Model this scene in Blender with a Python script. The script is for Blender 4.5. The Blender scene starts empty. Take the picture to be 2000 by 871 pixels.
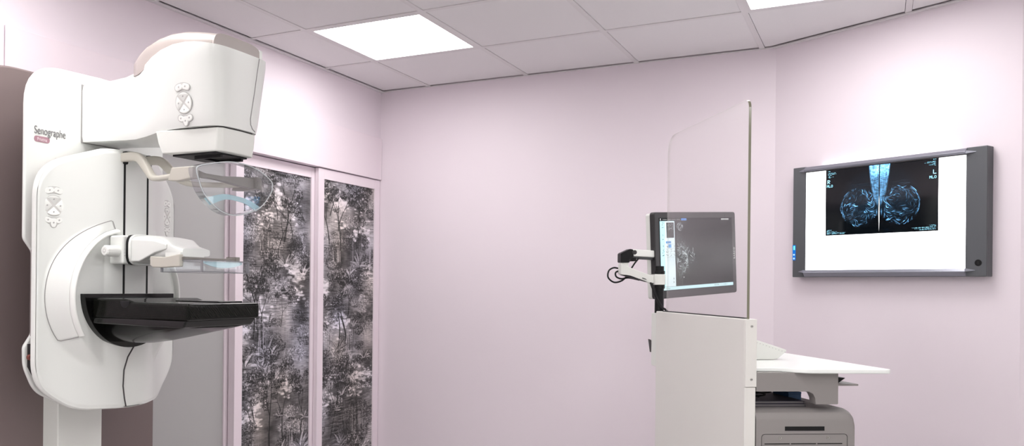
import bpy, bmesh, math, random
import numpy as np
from mathutils import Vector, Matrix
PI = math.pi
scene = bpy.context.scene
COL = scene.collection
random.seed(7)

# ------------------------------------------------------------------ helpers
def lin(r, g, b):
    f = lambda c: (c/255/12.92) if c/255 <= .04045 else ((c/255+.055)/1.055)**2.4
    return (f(r), f(g), f(b), 1)

def mat(name, color, rough=.5, metal=0, coat=0, noise=0, nscale=60, bump=0, bscale=300, spec=.5, emit=None, estr=0):
    m = bpy.data.materials.new(name); m.use_nodes = True
    nt = m.node_tree; b = nt.nodes['Principled BSDF']
    b.inputs['Base Color'].default_value = color
    b.inputs['Roughness'].default_value = rough
    b.inputs['Metallic'].default_value = metal
    b.inputs['Coat Weight'].default_value = coat
    b.inputs['Coat Roughness'].default_value = .06
    b.inputs['Specular IOR Level'].default_value = spec
    if noise or bump:
        tc = nt.nodes.new('ShaderNodeTexCoord')
    if noise:
        n = nt.nodes.new('ShaderNodeTexNoise'); n.inputs['Scale'].default_value = nscale
        n.inputs['Detail'].default_value = 4
        nt.links.new(tc.outputs['Object'], n.inputs['Vector'])
        mx = nt.nodes.new('ShaderNodeMix'); mx.data_type = 'RGBA'
        mx.inputs[6].default_value = tuple(c*(1-noise) for c in color[:3])+(1,)
        mx.inputs[7].default_value = tuple(min(1, c*(1+noise)) for c in color[:3])+(1,)
        nt.links.new(n.outputs['Fac'], mx.inputs[0]); nt.links.new(mx.outputs[2], b.inputs['Base Color'])
    if bump:
        n2 = nt.nodes.new('ShaderNodeTexNoise'); n2.inputs['Scale'].default_value = bscale
        nt.links.new(tc.outputs['Object'], n2.inputs['Vector'])
        bp = nt.nodes.new('ShaderNodeBump'); bp.inputs['Strength'].default_value = bump
        bp.inputs['Distance'].default_value = .001
        nt.links.new(n2.outputs['Fac'], bp.inputs['Height']); nt.links.new(bp.outputs['Normal'], b.inputs['Normal'])
    if emit:
        b.inputs['Emission Color'].default_value = emit
        b.inputs['Emission Strength'].default_value = estr
    return m

def clear_mat(name, tint=(.97, .985, .985, 1), f0=.04, rough=.02):
    """clear acrylic / glass: transparent with a physical (Schlick) mirror term"""
    m = bpy.data.materials.new(name); m.use_nodes = True
    nt = m.node_tree; nt.nodes.clear()
    out = nt.nodes.new('ShaderNodeOutputMaterial')
    tr = nt.nodes.new('ShaderNodeBsdfTransparent'); tr.inputs[0].default_value = tint
    gl = nt.nodes.new('ShaderNodeBsdfGlossy'); gl.inputs['Roughness'].default_value = rough
    gl.inputs[0].default_value = (1, 1, 1, 1)
    ge = nt.nodes.new('ShaderNodeNewGeometry')
    d = nt.nodes.new('ShaderNodeVectorMath'); d.operation = 'DOT_PRODUCT'
    nt.links.new(ge.outputs['Normal'], d.inputs[0]); nt.links.new(ge.outputs['Incoming'], d.inputs[1])
    a = nt.nodes.new('ShaderNodeMath'); a.operation = 'ABSOLUTE'; nt.links.new(d.outputs['Value'], a.inputs[0])
    s = nt.nodes.new('ShaderNodeMath'); s.operation = 'SUBTRACT'; s.inputs[0].default_value = 1; s.use_clamp = True
    nt.links.new(a.outputs[0], s.inputs[1])
    p = nt.nodes.new('ShaderNodeMath'); p.operation = 'POWER'; p.inputs[1].default_value = 5
    nt.links.new(s.outputs[0], p.inputs[0])
    ma = nt.nodes.new('ShaderNodeMath'); ma.operation = 'MULTIPLY_ADD'
    ma.inputs[1].default_value = 1-f0; ma.inputs[2].default_value = f0
    nt.links.new(p.outputs[0], ma.inputs[0])
    mx = nt.nodes.new('ShaderNodeMixShader')
    nt.links.new(ma.outputs[0], mx.inputs[0]); nt.links.new(tr.outputs[0], mx.inputs[1]); nt.links.new(gl.outputs[0], mx.inputs[2])
    nt.links.new(mx.outputs[0], out.inputs[0])
    return m

def attr_mat(name, mode, strength=1, rough=.6):
    """material driven by the 'art' colour attribute: 'paint', 'film' (light passes through) or 'screen'"""
    m = bpy.data.materials.new(name); m.use_nodes = True
    nt = m.node_tree; b = nt.nodes['Principled BSDF']; out = nt.nodes['Material Output']
    at = nt.nodes.new('ShaderNodeAttribute'); at.attribute_name = 'art'
    b.inputs['Roughness'].default_value = rough
    if mode == 'paint':
        nt.links.new(at.outputs['Color'], b.inputs['Base Color'])
    elif mode == 'screen':
        b.inputs['Base Color'].default_value = (.012, .012, .013, 1)
        nt.links.new(at.outputs['Color'], b.inputs['Emission Color'])
        b.inputs['Emission Strength'].default_value = strength
        b.inputs['Specular IOR Level'].default_value = .12
    else:
        tr = nt.nodes.new('ShaderNodeBsdfTransparent'); nt.links.new(at.outputs['Color'], tr.inputs[0])
        gl = nt.nodes.new('ShaderNodeBsdfGlossy'); gl.inputs['Roughness'].default_value = .08
        mx = nt.nodes.new('ShaderNodeMixShader'); mx.inputs[0].default_value = .045
        nt.links.new(tr.outputs[0], mx.inputs[1]); nt.links.new(gl.outputs[0], mx.inputs[2])
        nt.links.new(mx.outputs[0], out.inputs[0])
    return m

def emission(name, color, s):
    m = bpy.data.materials.new(name); m.use_nodes = True
    nt = m.node_tree; nt.nodes.clear()
    out = nt.nodes.new('ShaderNodeOutputMaterial'); e = nt.nodes.new('ShaderNodeEmission')
    e.inputs[0].default_value = color; e.inputs[1].default_value = s
    nt.links.new(e.outputs[0], out.inputs[0]); return m

def wm(o):
    m = Matrix.Identity(4)
    while o: m = o.matrix_basis @ m; o = o.parent
    return m

def obj(name, bm, m, parent=None, world=False, bevel=0, seg=3, sharp=35, kind=None, recalc=True):
    if recalc: bmesh.ops.recalc_face_normals(bm, faces=bm.faces[:])
    me = bpy.data.meshes.new(name); bm.to_mesh(me); bm.free()
    if world and parent: me.transform(wm(parent).inverted())
    o = bpy.data.objects.new(name, me); COL.objects.link(o)
    if m: me.materials.append(m)
    if parent: o.parent = parent
    for p in me.polygons: p.use_smooth = True
    if bevel:
        b = o.modifiers.new('bevel', 'BEVEL'); b.width = bevel; b.segments = seg
        b.limit_method = 'ANGLE'; b.angle_limit = math.radians(30); b.use_clamp_overlap = True
        w = o.modifiers.new('wn', 'WEIGHTED_NORMAL'); w.keep_sharp = False
    else:
        me.set_sharp_from_angle(angle=math.radians(sharp))
    if kind: o['kind'] = kind
    return o

def thing(name, label, cat, loc=(0, 0, 0), rot=(0, 0, 0), group=None):
    o = bpy.data.objects.new(name, None); COL.objects.link(o)
    o.empty_display_size = .1
    o.location = loc; o.rotation_euler = rot
    o['label'] = label; o['category'] = cat
    if group: o['group'] = group
    return o

def box(bm, x0, x1, y0, y1, z0, z1, M=None):
    vs = [bm.verts.new((x, y, z)) for x in (x0, x1) for y in (y0, y1) for z in (z0, z1)]
    for f in ((0, 1, 3, 2), (4, 6, 7, 5), (0, 4, 5, 1), (2, 3, 7, 6), (0, 2, 6, 4), (1, 5, 7, 3)):
        bm.faces.new([vs[i] for i in f])
    if M: bmesh.ops.transform(bm, matrix=M, verts=vs)
    return vs

def B(x0, x1, y0, y1, z0, z1):
    bm = bmesh.new(); box(bm, x0, x1, y0, y1, z0, z1); return bm

def loft(bm, rings, closed=True, cap=True):
    R = [[bm.verts.new(p) for p in r] for r in rings]
    n = len(R[0])
    for a, b in zip(R, R[1:]):
        for i in range(n if closed else n-1):
            j = (i+1) % n
            bm.faces.new((a[i], a[j], b[j], b[i]))
    if cap and closed:
        bm.faces.new(R[0][::-1]); bm.faces.new(R[-1])
    return R

def prism(bm, outline, axis, a, b):
    """extrude a 2D outline along an axis; axis 'x' -> (y,z), 'y' -> (x,z), 'z' -> (x,y)"""
    def P(p, t):
        return {'x': (t, p[0], p[1]), 'y': (p[0], t, p[1]), 'z': (p[0], p[1], t)}[axis]
    loft(bm, [[P(p, a) for p in outline], [P(p, b) for p in outline]])

def tube(bm, path, r, seg=10, cap=True):
    pts = [Vector(p) for p in path]
    rad = r if isinstance(r, (list, tuple)) else [r]*len(pts)
    rings = []; up = None
    for i, p in enumerate(pts):
        t = (pts[min(i+1, len(pts)-1)]-pts[max(i-1, 0)]).normalized()
        if up is None:
            up = Vector((0, 0, 1)) if abs(t.z) < .9 else Vector((1, 0, 0))
        s = t.cross(up).normalized(); up = s.cross(t).normalized()
        rings.append([p+rad[i]*(math.cos(k*2*PI/seg)*s+math.sin(k*2*PI/seg)*up) for k in range(seg)])
    loft(bm, rings, cap=cap)

def spline(pts, n=8):
    """Catmull-Rom through points"""
    P = [Vector(p) for p in pts]; P = [2*P[0]-P[1]]+P+[2*P[-1]-P[-2]]; out = []
    for i in range(1, len(P)-2):
        for k in range(n):
            t = k/n; a, b, c, d = P[i-1:i+3]
            out.append(.5*((2*b)+(c-a)*t+(2*a-5*b+4*c-d)*t*t+(3*b-a-3*c+d)*t**3))
    out.append(P[-2]); return out

def round_poly(pts, n=6):
    """pts: (u, v, radius) corners -> outline with rounded corners"""
    out = []; N = len(pts)
    for i in range(N):
        p = Vector(pts[i][:2]); r = pts[i][2]
        if r <= 0: out.append(tuple(p)); continue
        a = Vector(pts[i-1][:2])-p; b = Vector(pts[(i+1) % N][:2])-p
        ha = a.normalized(); hb = b.normalized()
        ang = max(.05, ha.angle(hb)); d = min(r/math.tan(ang/2), a.length*.499, b.length*.499)
        p0 = p+ha*d; p1 = p+hb*d
        for k in range(n+1):
            t = k/n; out.append(tuple((1-t)**2*p0+2*t*(1-t)*p+t*t*p1))
    return out

def cyl(bm, c, r, a, b, axis='z', seg=24, r2=None):
    r2 = r if r2 is None else r2
    def P(k, t, rr):
        u = c[0]+rr*math.cos(2*PI*k/seg); v = c[1]+rr*math.sin(2*PI*k/seg)
        return {'x': (t, u, v), 'y': (u, t, v), 'z': (u, v, t)}[axis]
    loft(bm, [[P(k, a, r) for k in range(seg)], [P(k, b, r2) for k in range(seg)]])

def text_obj(name, s, size, M, m, parent, depth=.0004, offset=0, spacing=1, align='LEFT'):
    cu = bpy.data.curves.new(name, 'FONT'); cu.body = s; cu.size = size; cu.extrude = depth
    cu.offset = offset; cu.space_character = spacing; cu.align_x = align
    t = bpy.data.objects.new(name+'_src', cu); COL.objects.link(t)
    me = bpy.data.meshes.new_from_object(t.evaluated_get(bpy.context.evaluated_depsgraph_get()))
    bpy.data.objects.remove(t); bpy.data.curves.remove(cu)
    me.name = name; me.transform(M); me.materials.clear(); me.materials.append(m)
    o = bpy.data.objects.new(name, me); COL.objects.link(o); o.parent = parent
    return o

def frame3(origin, xa, za):
    """matrix with given x axis and z axis (z = out of the surface)"""
    x = Vector(xa).normalized(); z = Vector(za).normalized(); y = z.cross(x).normalized(); x = y.cross(z)
    return Matrix(((x.x, y.x, z.x, origin[0]), (x.y, y.y, z.y, origin[1]), (x.z, y.z, z.z, origin[2]), (0, 0, 0, 1)))

# ---- painted sheets: a fine grid of vertices that carries a picture as a colour attribute
def sheet(name, img, fn, m, parent):
    """img (h, w, 3), row 0 at the top; fn(u, v) -> point, u right, v down in 0..1"""
    h, w = img.shape[:2]
    us = np.linspace(0, 1, w); vs = np.linspace(0, 1, h)
    co = np.zeros((h, w, 3))
    o = np.array(fn(0, 0)); eu = np.array(fn(1, 0))-o; ev = np.array(fn(0, 1))-o
    co = o+us[None, :, None]*eu+vs[:, None, None]*ev
    idx = np.arange(h*w).reshape(h, w)
    q = np.stack([idx[:-1, :-1], idx[1:, :-1], idx[1:, 1:], idx[:-1, 1:]], -1).reshape(-1, 4)
    me = bpy.data.meshes.new(name)
    me.from_pydata(co.reshape(-1, 3).tolist(), [], q.tolist())
    at = me.color_attributes.new('art', 'FLOAT_COLOR', 'POINT')
    c = np.ones((h*w, 4), np.float32); c[:, :3] = img.reshape(-1, 3)
    at.data.foreach_set('color', c.ravel())
    me.materials.append(m)
    ob = bpy.data.objects.new(name, me); COL.objects.link(ob); ob.parent = parent
    return ob

class Canvas:
    def __init__(s, w, h, v): s.w, s.h = w, h; s.a = np.full((h, w), float(v))
    def dab(s, x, y, rx, ry=None, ang=0, v=0, al=1, soft=.5):
        ry = rx if ry is None else ry
        R = max(rx, ry)+1.5
        x0, x1 = max(0, int(x-R)), min(s.w, int(x+R)+2); y0, y1 = max(0, int(y-R)), min(s.h, int(y+R)+2)
        if x0 >= x1 or y0 >= y1: return
        X, Y = np.meshgrid(np.arange(x0, x1)-x, np.arange(y0, y1)-y)
        c, sn = math.cos(ang), math.sin(ang)
        U = (X*c+Y*sn)/max(rx, .3); V = (-X*sn+Y*c)/max(ry, .3)
        d = np.sqrt(U*U+V*V)
        k = np.clip((1-d)/soft+.5*0, 0, 1)*al
        a = s.a[y0:y1, x0:x1]; a += (v-a)*k
    def stroke(s, pts, r0, r1, v, al=1, soft=.6):
        L = [math.dist(a, b) for a, b in zip(pts, pts[1:])]; T = sum(L) or 1; acc = 0
        for (a, b), l in zip(zip(pts, pts[1:]), L):
            n = max(1, int(l/.7))
            for k in range(n):
                t = k/n; f = (acc+l*t)/T
                s.dab(a[0]+(b[0]-a[0])*t, a[1]+(b[1]-a[1])*t, r0+(r1-r0)*f, v=v, al=al, soft=soft)
            acc += l

def vnoise(h, w, sy, sx, rng):
    gh, gw = int(h/sy)+3, int(w/sx)+3
    g = rng.random((gh, gw)); y = np.arange(h)/sy; x = np.arange(w)/sx
    yi = y.astype(int); xi = x.astype(int); fy = (y-yi)[:, None]; fx = (x-xi)[None, :]
    fy = fy*fy*(3-2*fy); fx = fx*fx*(3-2*fx)
    a = g[yi][:, xi]; b = g[yi][:, xi+1]; c = g[yi+1][:, xi]; d = g[yi+1][:, xi+1]
    return (a*(1-fx)+b*fx)*(1-fy)+(c*(1-fx)+d*fx)*fy

FONT = {'A': '01110100011000111111100011000110001', 'R': '11110100011000111110101001001010001', 'L': '10000100001000010000100001000011111',
        'M': '10001110111010110101100011000110001', 'O': '01110100011000110001100011000101110'}
def glyphs(a, s, x, y, k, v, kx=None):
    kx = kx or k
    for ch in s:
        g = FONT[ch]
        for i, b in enumerate(g):
            if b == '1':
                r, c = divmod(i, 5)
                a[int(y+r*k):int(y+(r+1)*k), int(x+c*kx):int(x+(c+1)*kx)] = v
        x += 6*kx

# ------------------------------------------------------------------ materials
WALL = lin(234, 223, 231)
M_wall = mat('pink_wall_paint', WALL, .6, bump=.15, bscale=500)
M_plain = mat('plain_wall_paint', lin(224, 223, 222), .6)
M_frame = mat('pink_lacquer', lin(236, 223, 231), .4)
M_tile = mat('ceiling_tile', lin(234, 231, 233), .85, noise=.03, nscale=250)
M_grid = mat('ceiling_grid_metal', lin(226, 222, 224), .5)
M_dark = mat('dark_void', (.02, .02, .02, 1), .8)
M_floor = mat('vinyl_floor', lin(194, 192, 191), .45, noise=.04, nscale=8)
M_white = mat('machine_white', lin(230, 232, 229), .3, coat=.3)
M_white2 = mat('machine_white_satin', lin(226, 227, 223), .45)
M_key = mat('key_white', lin(238, 239, 236), .4)
M_keyline = mat('groove_shade_and_mark_grey', lin(206, 205, 202), .6)  # grey paints the shade in the white key grooves; also small marks
M_icon_shade = mat('icon_and_edge_shade_grey', lin(176, 175, 174), .6)
M_mauve = mat('mauve_textured_cover', lin(118, 104, 103), .55, bump=.3, bscale=900)
M_mauveL = mat('pale_rose_cover', lin(163, 153, 149), .28, coat=.4)
M_pill = mat('rose_badge', lin(168, 128, 140), .4)
M_pilltxt = mat('badge_text', lin(225, 205, 212), .4)
M_txt = mat('grey_lettering', lin(108, 104, 108), .4)
M_gap = mat('seam_dark', lin(70, 66, 68), .8)
M_gap2 = mat('seam_grey', lin(150, 147, 147), .8)
M_beige = mat('beige_plastic', lin(194, 190, 180), .35, coat=.2)
M_taupe = mat('taupe_plastic', lin(134, 129, 124), .4)
M_black = mat('black_gloss', (.004, .004, .004, 1), .08, spec=.4)
M_hull = mat('black_satin', (.005, .005, .005, 1), .2, spec=.2)
M_blackm = mat('black_matte', (.008, .008, .009, 1), .45, spec=.25)
M_core = mat('inner_core_grey', lin(140, 128, 128), .6)
M_clear = clear_mat('clear_acrylic', (.955, .965, .97, 1), .03, .01)
M_cleare = clear_mat('clear_acrylic_rim', (.78, .79, .80, 1), .12, .04)
M_reflect = clear_mat('pale_blue_sheen', (.80, .92, .96, 1), .22, .25)
def frosted(name, color, fac):
    m = bpy.data.materials.new(name); m.use_nodes = True
    nt = m.node_tree; nt.nodes.clear()
    out = nt.nodes.new('ShaderNodeOutputMaterial'); tr = nt.nodes.new('ShaderNodeBsdfTransparent'); tr.inputs[0].default_value = (.9, .97, 1, 1)
    df = nt.nodes.new('ShaderNodeBsdfPrincipled'); df.inputs['Base Color'].default_value = color; df.inputs['Roughness'].default_value = .25
    mx = nt.nodes.new('ShaderNodeMixShader'); mx.inputs[0].default_value = fac
    nt.links.new(tr.outputs[0], mx.inputs[1]); nt.links.new(df.outputs[0], mx.inputs[2]); nt.links.new(mx.outputs[0], out.inputs[0])
    return m
M_reflect = frosted('pale_blue_reflection', lin(205, 232, 240), .72)  # colour of the bluish light reflections on guard and paddle
M_padedge = frosted('smoky_plastic_edge', lin(150, 146, 150), .62)
M_edge_highlight = frosted('painted_edge_highlight', lin(235, 238, 240), .55)
M_glass = clear_mat('lead_glass', (.975, .975, .972, 1), .036, .34)
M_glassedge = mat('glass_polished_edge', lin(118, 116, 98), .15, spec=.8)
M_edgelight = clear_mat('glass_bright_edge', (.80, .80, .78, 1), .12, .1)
M_cons = mat('console_white', lin(226, 224, 220), .4, bump=.1, bscale=900)
M_desk = mat('desk_white', lin(244, 247, 245), .3, coat=.2)
M_grey = mat('console_grey', lin(141, 136, 135), .45, bump=.2, bscale=1200)
M_grey2 = mat('console_grey_light', lin(176, 170, 168), .45)
M_screw = mat('steel_screw', lin(190, 188, 184), .3, metal=1)
M_steel = mat('lightbox_grey', lin(92, 94, 98), .4, metal=.3)
M_rail = mat('lightbox_rail', lin(150, 151, 162), .3, metal=.6)
M_bezel = mat('monitor_bezel', lin(52, 50, 52), .45)
M_greydoor = mat('grey_door_panel', lin(176, 175, 175), .45)
M_red = mat('red_button', lin(125, 62, 54), .4)
M_paper = mat('dark_binder', lin(62, 58, 72), .5)
M_bluebox = mat('blue_card', lin(60, 98, 140), .5)

# carbon fibre: fine diagonal weave
def carbon():
    m = mat('carbon_fibre', (.012, .013, .011, 1), .14, spec=.16)
    nt = m.node_tree; b = nt.nodes['Principled BSDF']
    tc = nt.nodes.new('ShaderNodeTexCoord'); mp = nt.nodes.new('ShaderNodeMapping')
    mp.inputs['Rotation'].default_value = (math.radians(45), math.radians(30), 0)
    w = nt.nodes.new('ShaderNodeTexWave'); w.inputs['Scale'].default_value = 90; w.inputs['Distortion'].default_value = 0
    nt.links.new(tc.outputs['Object'], mp.inputs[0]); nt.links.new(mp.outputs[0], w.inputs['Vector'])
    r = nt.nodes.new('ShaderNodeValToRGB')
    r.color_ramp.elements[0].color = (.002, .002, .002, 1); r.color_ramp.elements[1].color = (.009, .0095, .0075, 1)
    nt.links.new(w.outputs['Fac'], r.inputs[0]); nt.links.new(r.outputs[0], b.inputs['Base Color'])
    return m
M_carbon = carbon()
LIGHT = 9.0
M_light = emission('led_panel_glow', (1, .985, .965, 1), LIGHT)
M_box = emission('lightbox_glow', (.97, .985, 1, 1), 3.0)

# ------------------------------------------------------------------ the room
XL, YB, ZC = -2.629, 4.332, 2.5
YF, XR = -1.7, 2.3
CR = Vector((-.444, 4.332, 0)); DR = Vector((.879, -.477, 0)).normalized()      # corner and direction of the slanted wall
CE = CR+DR*1.032                                                               # where the slanted wall ends
obj('floor', B(XL-.3, XR+.1, YF-.1, YB+.1, -.08, 0), M_floor, kind='structure')
REC0, ZREC = 1.95, 1.977                                                        # cupboard recess
bm = bmesh.new()
box(bm, XL-.30, XL, YF, REC0, 0, 2.6)
box(bm, XL-.30, XL, REC0, YB, ZREC, 2.6)
box(bm, XL-.30, XL-.26, REC0, YB, 0, ZREC)
obj('wall_left', bm, M_wall, kind='structure')
obj('wall_back', B(XL-.3, CR.x, YB, YB+.1, 0, 2.6), M_wall, kind='structure')
bm = bmesh.new()
nR = Vector((.477, .879, 0)).normalized()
prism(bm, [CR[:2], CE[:2], (CE+nR*.12)[:2], (CR+nR*.12)[:2]], 'z', 0, 2.6)
obj('wall_slanted', bm, M_wall, kind='structure')
obj('wall_right_return', B(CE.x, XR+.1, CE.y, CE.y+.1, 0, 2.6), M_wall, kind='structure')
obj('wall_right', B(XR, XR+.1, YF, CE.y, 0, 2.6), M_plain, kind='structure')
obj('wall_front', B(XL, XR+.1, YF-.1, YF, 0, 2.6), M_plain, kind='structure')
# proud band above the sliding doors
bm = B(XL-.001, XL+.012, 1.868, YB-.003, ZREC, 2.221)
box(bm, XL-.001, XL+.012, .60, 1.864, .0, 2.221)
obj('trim_1', bm, M_frame, kind='structure', bevel=.002)

# suspended ceiling, 600 mm tiles
GX = [-2.906+.6*i for i in range(0, 10)]; GY = [4.332-.6*j for j in range(0, 12)]
def inside(x, y):                                                              # is a point on the room side of the slanted wall
    return (Vector((x, y, 0))-CR).dot(nR) < 0 and not (x > CE.x and y > CE.y)
LIGHTS = [(1, 2), (4, 2), (1, 5), (4, 5), (7, 5), (1, 7), (4, 7), (7, 7), (2, 9), (5, 9)]  # panels without their own label are unseen, added to brighten machine and room
def clip_poly(poly, p0, n):                                                    # keep the side with (p-p0).n < 0
    out = []
    for a, b in zip(poly, poly[1:]+poly[:1]):
        da = (a[0]-p0[0])*n[0]+(a[1]-p0[1])*n[1]; db = (b[0]-p0[0])*n[0]+(b[1]-p0[1])*n[1]
        if da <= 0: out.append(a)
        if da*db < 0:
            t = da/(da-db); out.append((a[0]+(b[0]-a[0])*t, a[1]+(b[1]-a[1])*t))
    return out
def clip_room(poly):
    poly = clip_poly(poly, CR, nR) if True else poly
    return poly
bm = bmesh.new(); g = .0136
for i, x in enumerate(GX):
    for j, y in enumerate(GY[1:], 1):
        if (i, j) in LIGHTS: continue
        x0, x1 = max(x+g, XL+.028), min(x+.6-g, XR-.02); y0, y1 = max(y+g, YF+.02), min(y+.6-g, YB-.022)
        if x1-x0 < .02 or y1-y0 < .02: continue
        poly = [(x0, y0), (x1, y0), (x1, y1), (x0, y1)]
        if y1 > 2.2: poly = clip_poly(poly, CR-nR*.03, nR)
        if len(poly) < 3: continue
        prism(bm, poly, 'z', 2.5032, 2.52)
ceil = obj('ceiling', bm, M_tile, kind='structure')
bm = bmesh.new()
for x in GX[1:]:
    if XL < x < XR:
        y1 = YB
        t = (x-CR.x)/DR.x
        if t > 0: y1 = CR.y+DR.y*t if x < CE.x else CE.y
        box(bm, x-.012, x+.012, YF, y1-.004, 2.5, 2.53)
for y in GY[1:]:
    if y > YF:
        x1 = XR
        if y > CE.y: x1 = CR.x+DR.x*(y-CR.y)/DR.y
        box(bm, XL, x1-.004, y-.0118, y+.0118, 2.5003, 2.53)
obj('ceiling_grid', bm, M_grid, ceil)
obj('ceiling_void', B(XL-.1, XR, YF, YB, 2.60, 2.63), M_dark, ceil)
bm = bmesh.new()
box(bm, XL, XL+.022, YF, YB, 2.494, 2.5); box(bm, XL+.022, CR.x, YB-.012, YB, 2.4975, 2.5005)
obj('trim_2', bm, M_grid, kind='structure')
bm = bmesh.new()
prism(bm, [CR[:2], CE[:2], (CE-nR*.022)[:2], (CR-nR*.022)[:2]], 'z', 2.494, 2.5)
obj('trim_3', bm, M_grid, kind='structure')
LLAB = {(1, 2): 'square white ceiling light panel above the patterned sliding doors',
        (4, 2): 'square white ceiling light panel above the wall lightbox',
        (1, 5): 'square white ceiling light panel directly above the imaging machine'}
for (i, j) in LIGHTS:
    x, y = GX[i], GY[j]
    t = thing('ceiling_light', LLAB.get((i, j), 'added ceiling light panel out of view, brightening the room'), 'ceiling light',
              (x+.3, y+.3, 2.5), group='square ceiling light panels')
    bm = bmesh.new()
    o = .288; s = .272
    for a in ((-o, o, -o, -s), (-o, o, s, o), (-o, -s, -s, s), (s, o, -s, s)):
        box(bm, *a, .0002, .02)
    obj('frame', bm, M_grid, t)
    obj('diffuser', B(-s, s, -s, s, .004, .012), M_light, t)

# ------------------------------------------------------------------ sliding cupboard doors
def toile(w, h, seed):
    """grey etching of trees, leaves and water, drawn stroke by stroke"""
    rng = np.random.default_rng(seed); rnd = random.Random(seed)
    C = Canvas(w, h, .2)
    C.a = .07+.42*vnoise(h, w, 55, 45, rng)**1.5+.10*(vnoise(h, w, 10, 14, rng)-.5)
    def leafdabs(x, y, R, pal, n, flat=.75):
        for _ in range(n):
            a = rnd.random()*2*PI; r = R*math.sqrt(rnd.random())
            C.dab(x+r*math.cos(a)*1.15, y+r*math.sin(a)*flat, rnd.uniform(.9, 2.3), rnd.uniform(.7, 1.5), rnd.random()*3, rnd.choice(pal), rnd.uniform(.5, .95))
    DK = [.008, .012, .02, .03, .05, .10]; MD = [.012, .03, .06, .10, .16, .28]; LT = [.05, .16, .3, .42, .55]
    def crown(x, y, R):                                                          # clumped crown: dark underside, pale lit dabs on top
        for _ in range(5):
            a = rnd.random()*2*PI; cx, cy = x+R*.55*math.cos(a), y+R*.4*math.sin(a); q = R*rnd.uniform(.35, .6)
            leafdabs(cx, cy, q, DK, int(q*q*.55)+14)
            leafdabs(cx-q*.2, cy-q*.4, q*.7, LT, int(q*q*.10)+4)
    def tree(x, y, H, lean=0, full=1):
        tips = []; segs = []
        def br(x, y, a, l, r, d):
            pts = [(x, y)]
            for k in range(5):
                a += rnd.uniform(-.17, .17); x += math.cos(a)*l/5; y -= math.sin(a)*l/5; pts.append((x, y))
            segs.append((pts, r))
            if d == 0 or l < 7: tips.append((x, y)); return
            for s in rnd.sample([-1, 1, .35, -.4], 2 if d > 1 else 3):
                br(x, y, a+s*rnd.uniform(.3, .75), l*rnd.uniform(.6, .82), r*.62, d-1)
        br(x, y, PI/2+lean, H*.42, max(1.5, H*.022), 3)
        for (tx, ty) in tips:
            if rnd.random() < full: crown(tx, ty, H*rnd.uniform(.09, .16))
        for p, r in segs:
            C.stroke(p, r, r*.65, rnd.uniform(.008, .02), .95)
            C.stroke([(q[0]-r*.45, q[1]) for q in p], r*.3, r*.2, .16, .5)
    def leaf(x, y, a, l, wd, v):
        p = [(x, y)]; s = 1 if a < PI/2 else -1
        for q in range(8):
            a -= s*rnd.uniform(.03, .13); p.append((p[-1][0]+math.cos(a)*l/8, p[-1][1]-math.sin(a)*l/8))
        n = len(p)
        for off, vv, k in ((1.3, .01, 1.25), (0, v, 1)):
            for i in range(n-1):
                f = i/(n-1); r = wd*k*math.sin(PI*min(1, f*.85+.18))**.8
                C.stroke([(p[i][0]+off, p[i][1]+off*.4), (p[i+1][0]+off, p[i+1][1]+off*.4)], max(r, .5), max(r*.95, .5), vv*(1-.35*f if off == 0 else 1), .9)
        C.stroke(p[1:-1], .55, .4, v*.3, .8)
    def agave(x, y, S, n=9):
        leafdabs(x, y, S*.7, DK, 60, .4)
        order = list(range(n)); rnd.shuffle(order)
        for k in order: leaf(x+rnd.uniform(-3, 3), y, PI/2+(k/(n-1)-.5)*2.5+rnd.uniform(-.15, .15), S*rnd.uniform(.6, 1.15), S*.085, rnd.uniform(.2, .62))
    def reeds(x, y, S, n=8):
        for k in range(n):
            xx = x+rnd.uniform(-S*.4, S*.4); l = S*rnd.uniform(.6, 1.2)
            C.stroke([(xx, y), (xx+rnd.uniform(-4, 4), y-l)], 1.4, .5, rnd.choice([.02, .03, .3, .42, .2]), .9)
    def clearing(x, y, R):
        for _ in range(int(R*1.5)):
            C.dab(x+rnd.gauss(0, R*.5), y+rnd.gauss(0, R*.34), R*rnd.uniform(.12, .4), R*rnd.uniform(.06, .16), 0, rnd.uniform(.50, .80), .62)
    def thicket(x, y, R, pal): leafdabs(x, y, R, pal, int(R*R*.75), .6)
    P = 190
    for t in range(-1, h//P+2):
        o = t*P; f = lambda s: o+s*P
        for _ in range(7): clearing(rnd.uniform(0, w), f(rnd.uniform(.05, .6)), rnd.uniform(16, 34))
        for _ in range(13): thicket(rnd.uniform(0, w), f(rnd.uniform(0, .6)), rnd.uniform(10, 22), rnd.choice([MD, DK, LT]))
        for _ in range(3): tree(rnd.uniform(.0, 1)*w, f(rnd.uniform(.35, .6)), rnd.uniform(55, 90), rnd.uniform(-.3, .3))
        for _ in range(21): thicket(rnd.uniform(0, w), f(rnd.uniform(.5, 1.0)), rnd.uniform(12, 27), rnd.choice([DK, DK, MD, MD, LT]))
        for _ in range(3): tree(rnd.uniform(.05, .95)*w, f(rnd.uniform(.66, .85)), rnd.uniform(95, 160), rnd.uniform(-.3, .3), .75)
        for _ in range(3): reeds(rnd.uniform(0, w), f(rnd.uniform(.8, 1.0)), rnd.uniform(28, 60))
        for _ in range(4): agave(rnd.uniform(.05, .95)*w, f(rnd.uniform(.86, 1.08)), rnd.uniform(24, 44), rnd.choice([7, 9, 11]))
        for _ in range(2): agave(rnd.uniform(.05, .95)*w, f(rnd.uniform(.3, .7)), rnd.uniform(15, 24), 7)
    a = C.a
    # woven slub: thin sideways streaks and a fine grain
    st = vnoise(h, w, 1.1, 24, rng); st2 = vnoise(h, w, 1.0, 8, rng); vt = vnoise(h, w, 40, 1.3, rng)
    patch = np.clip(vnoise(h, w, 45, 55, rng)*2.2-.5, 0.15, 1)
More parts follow.
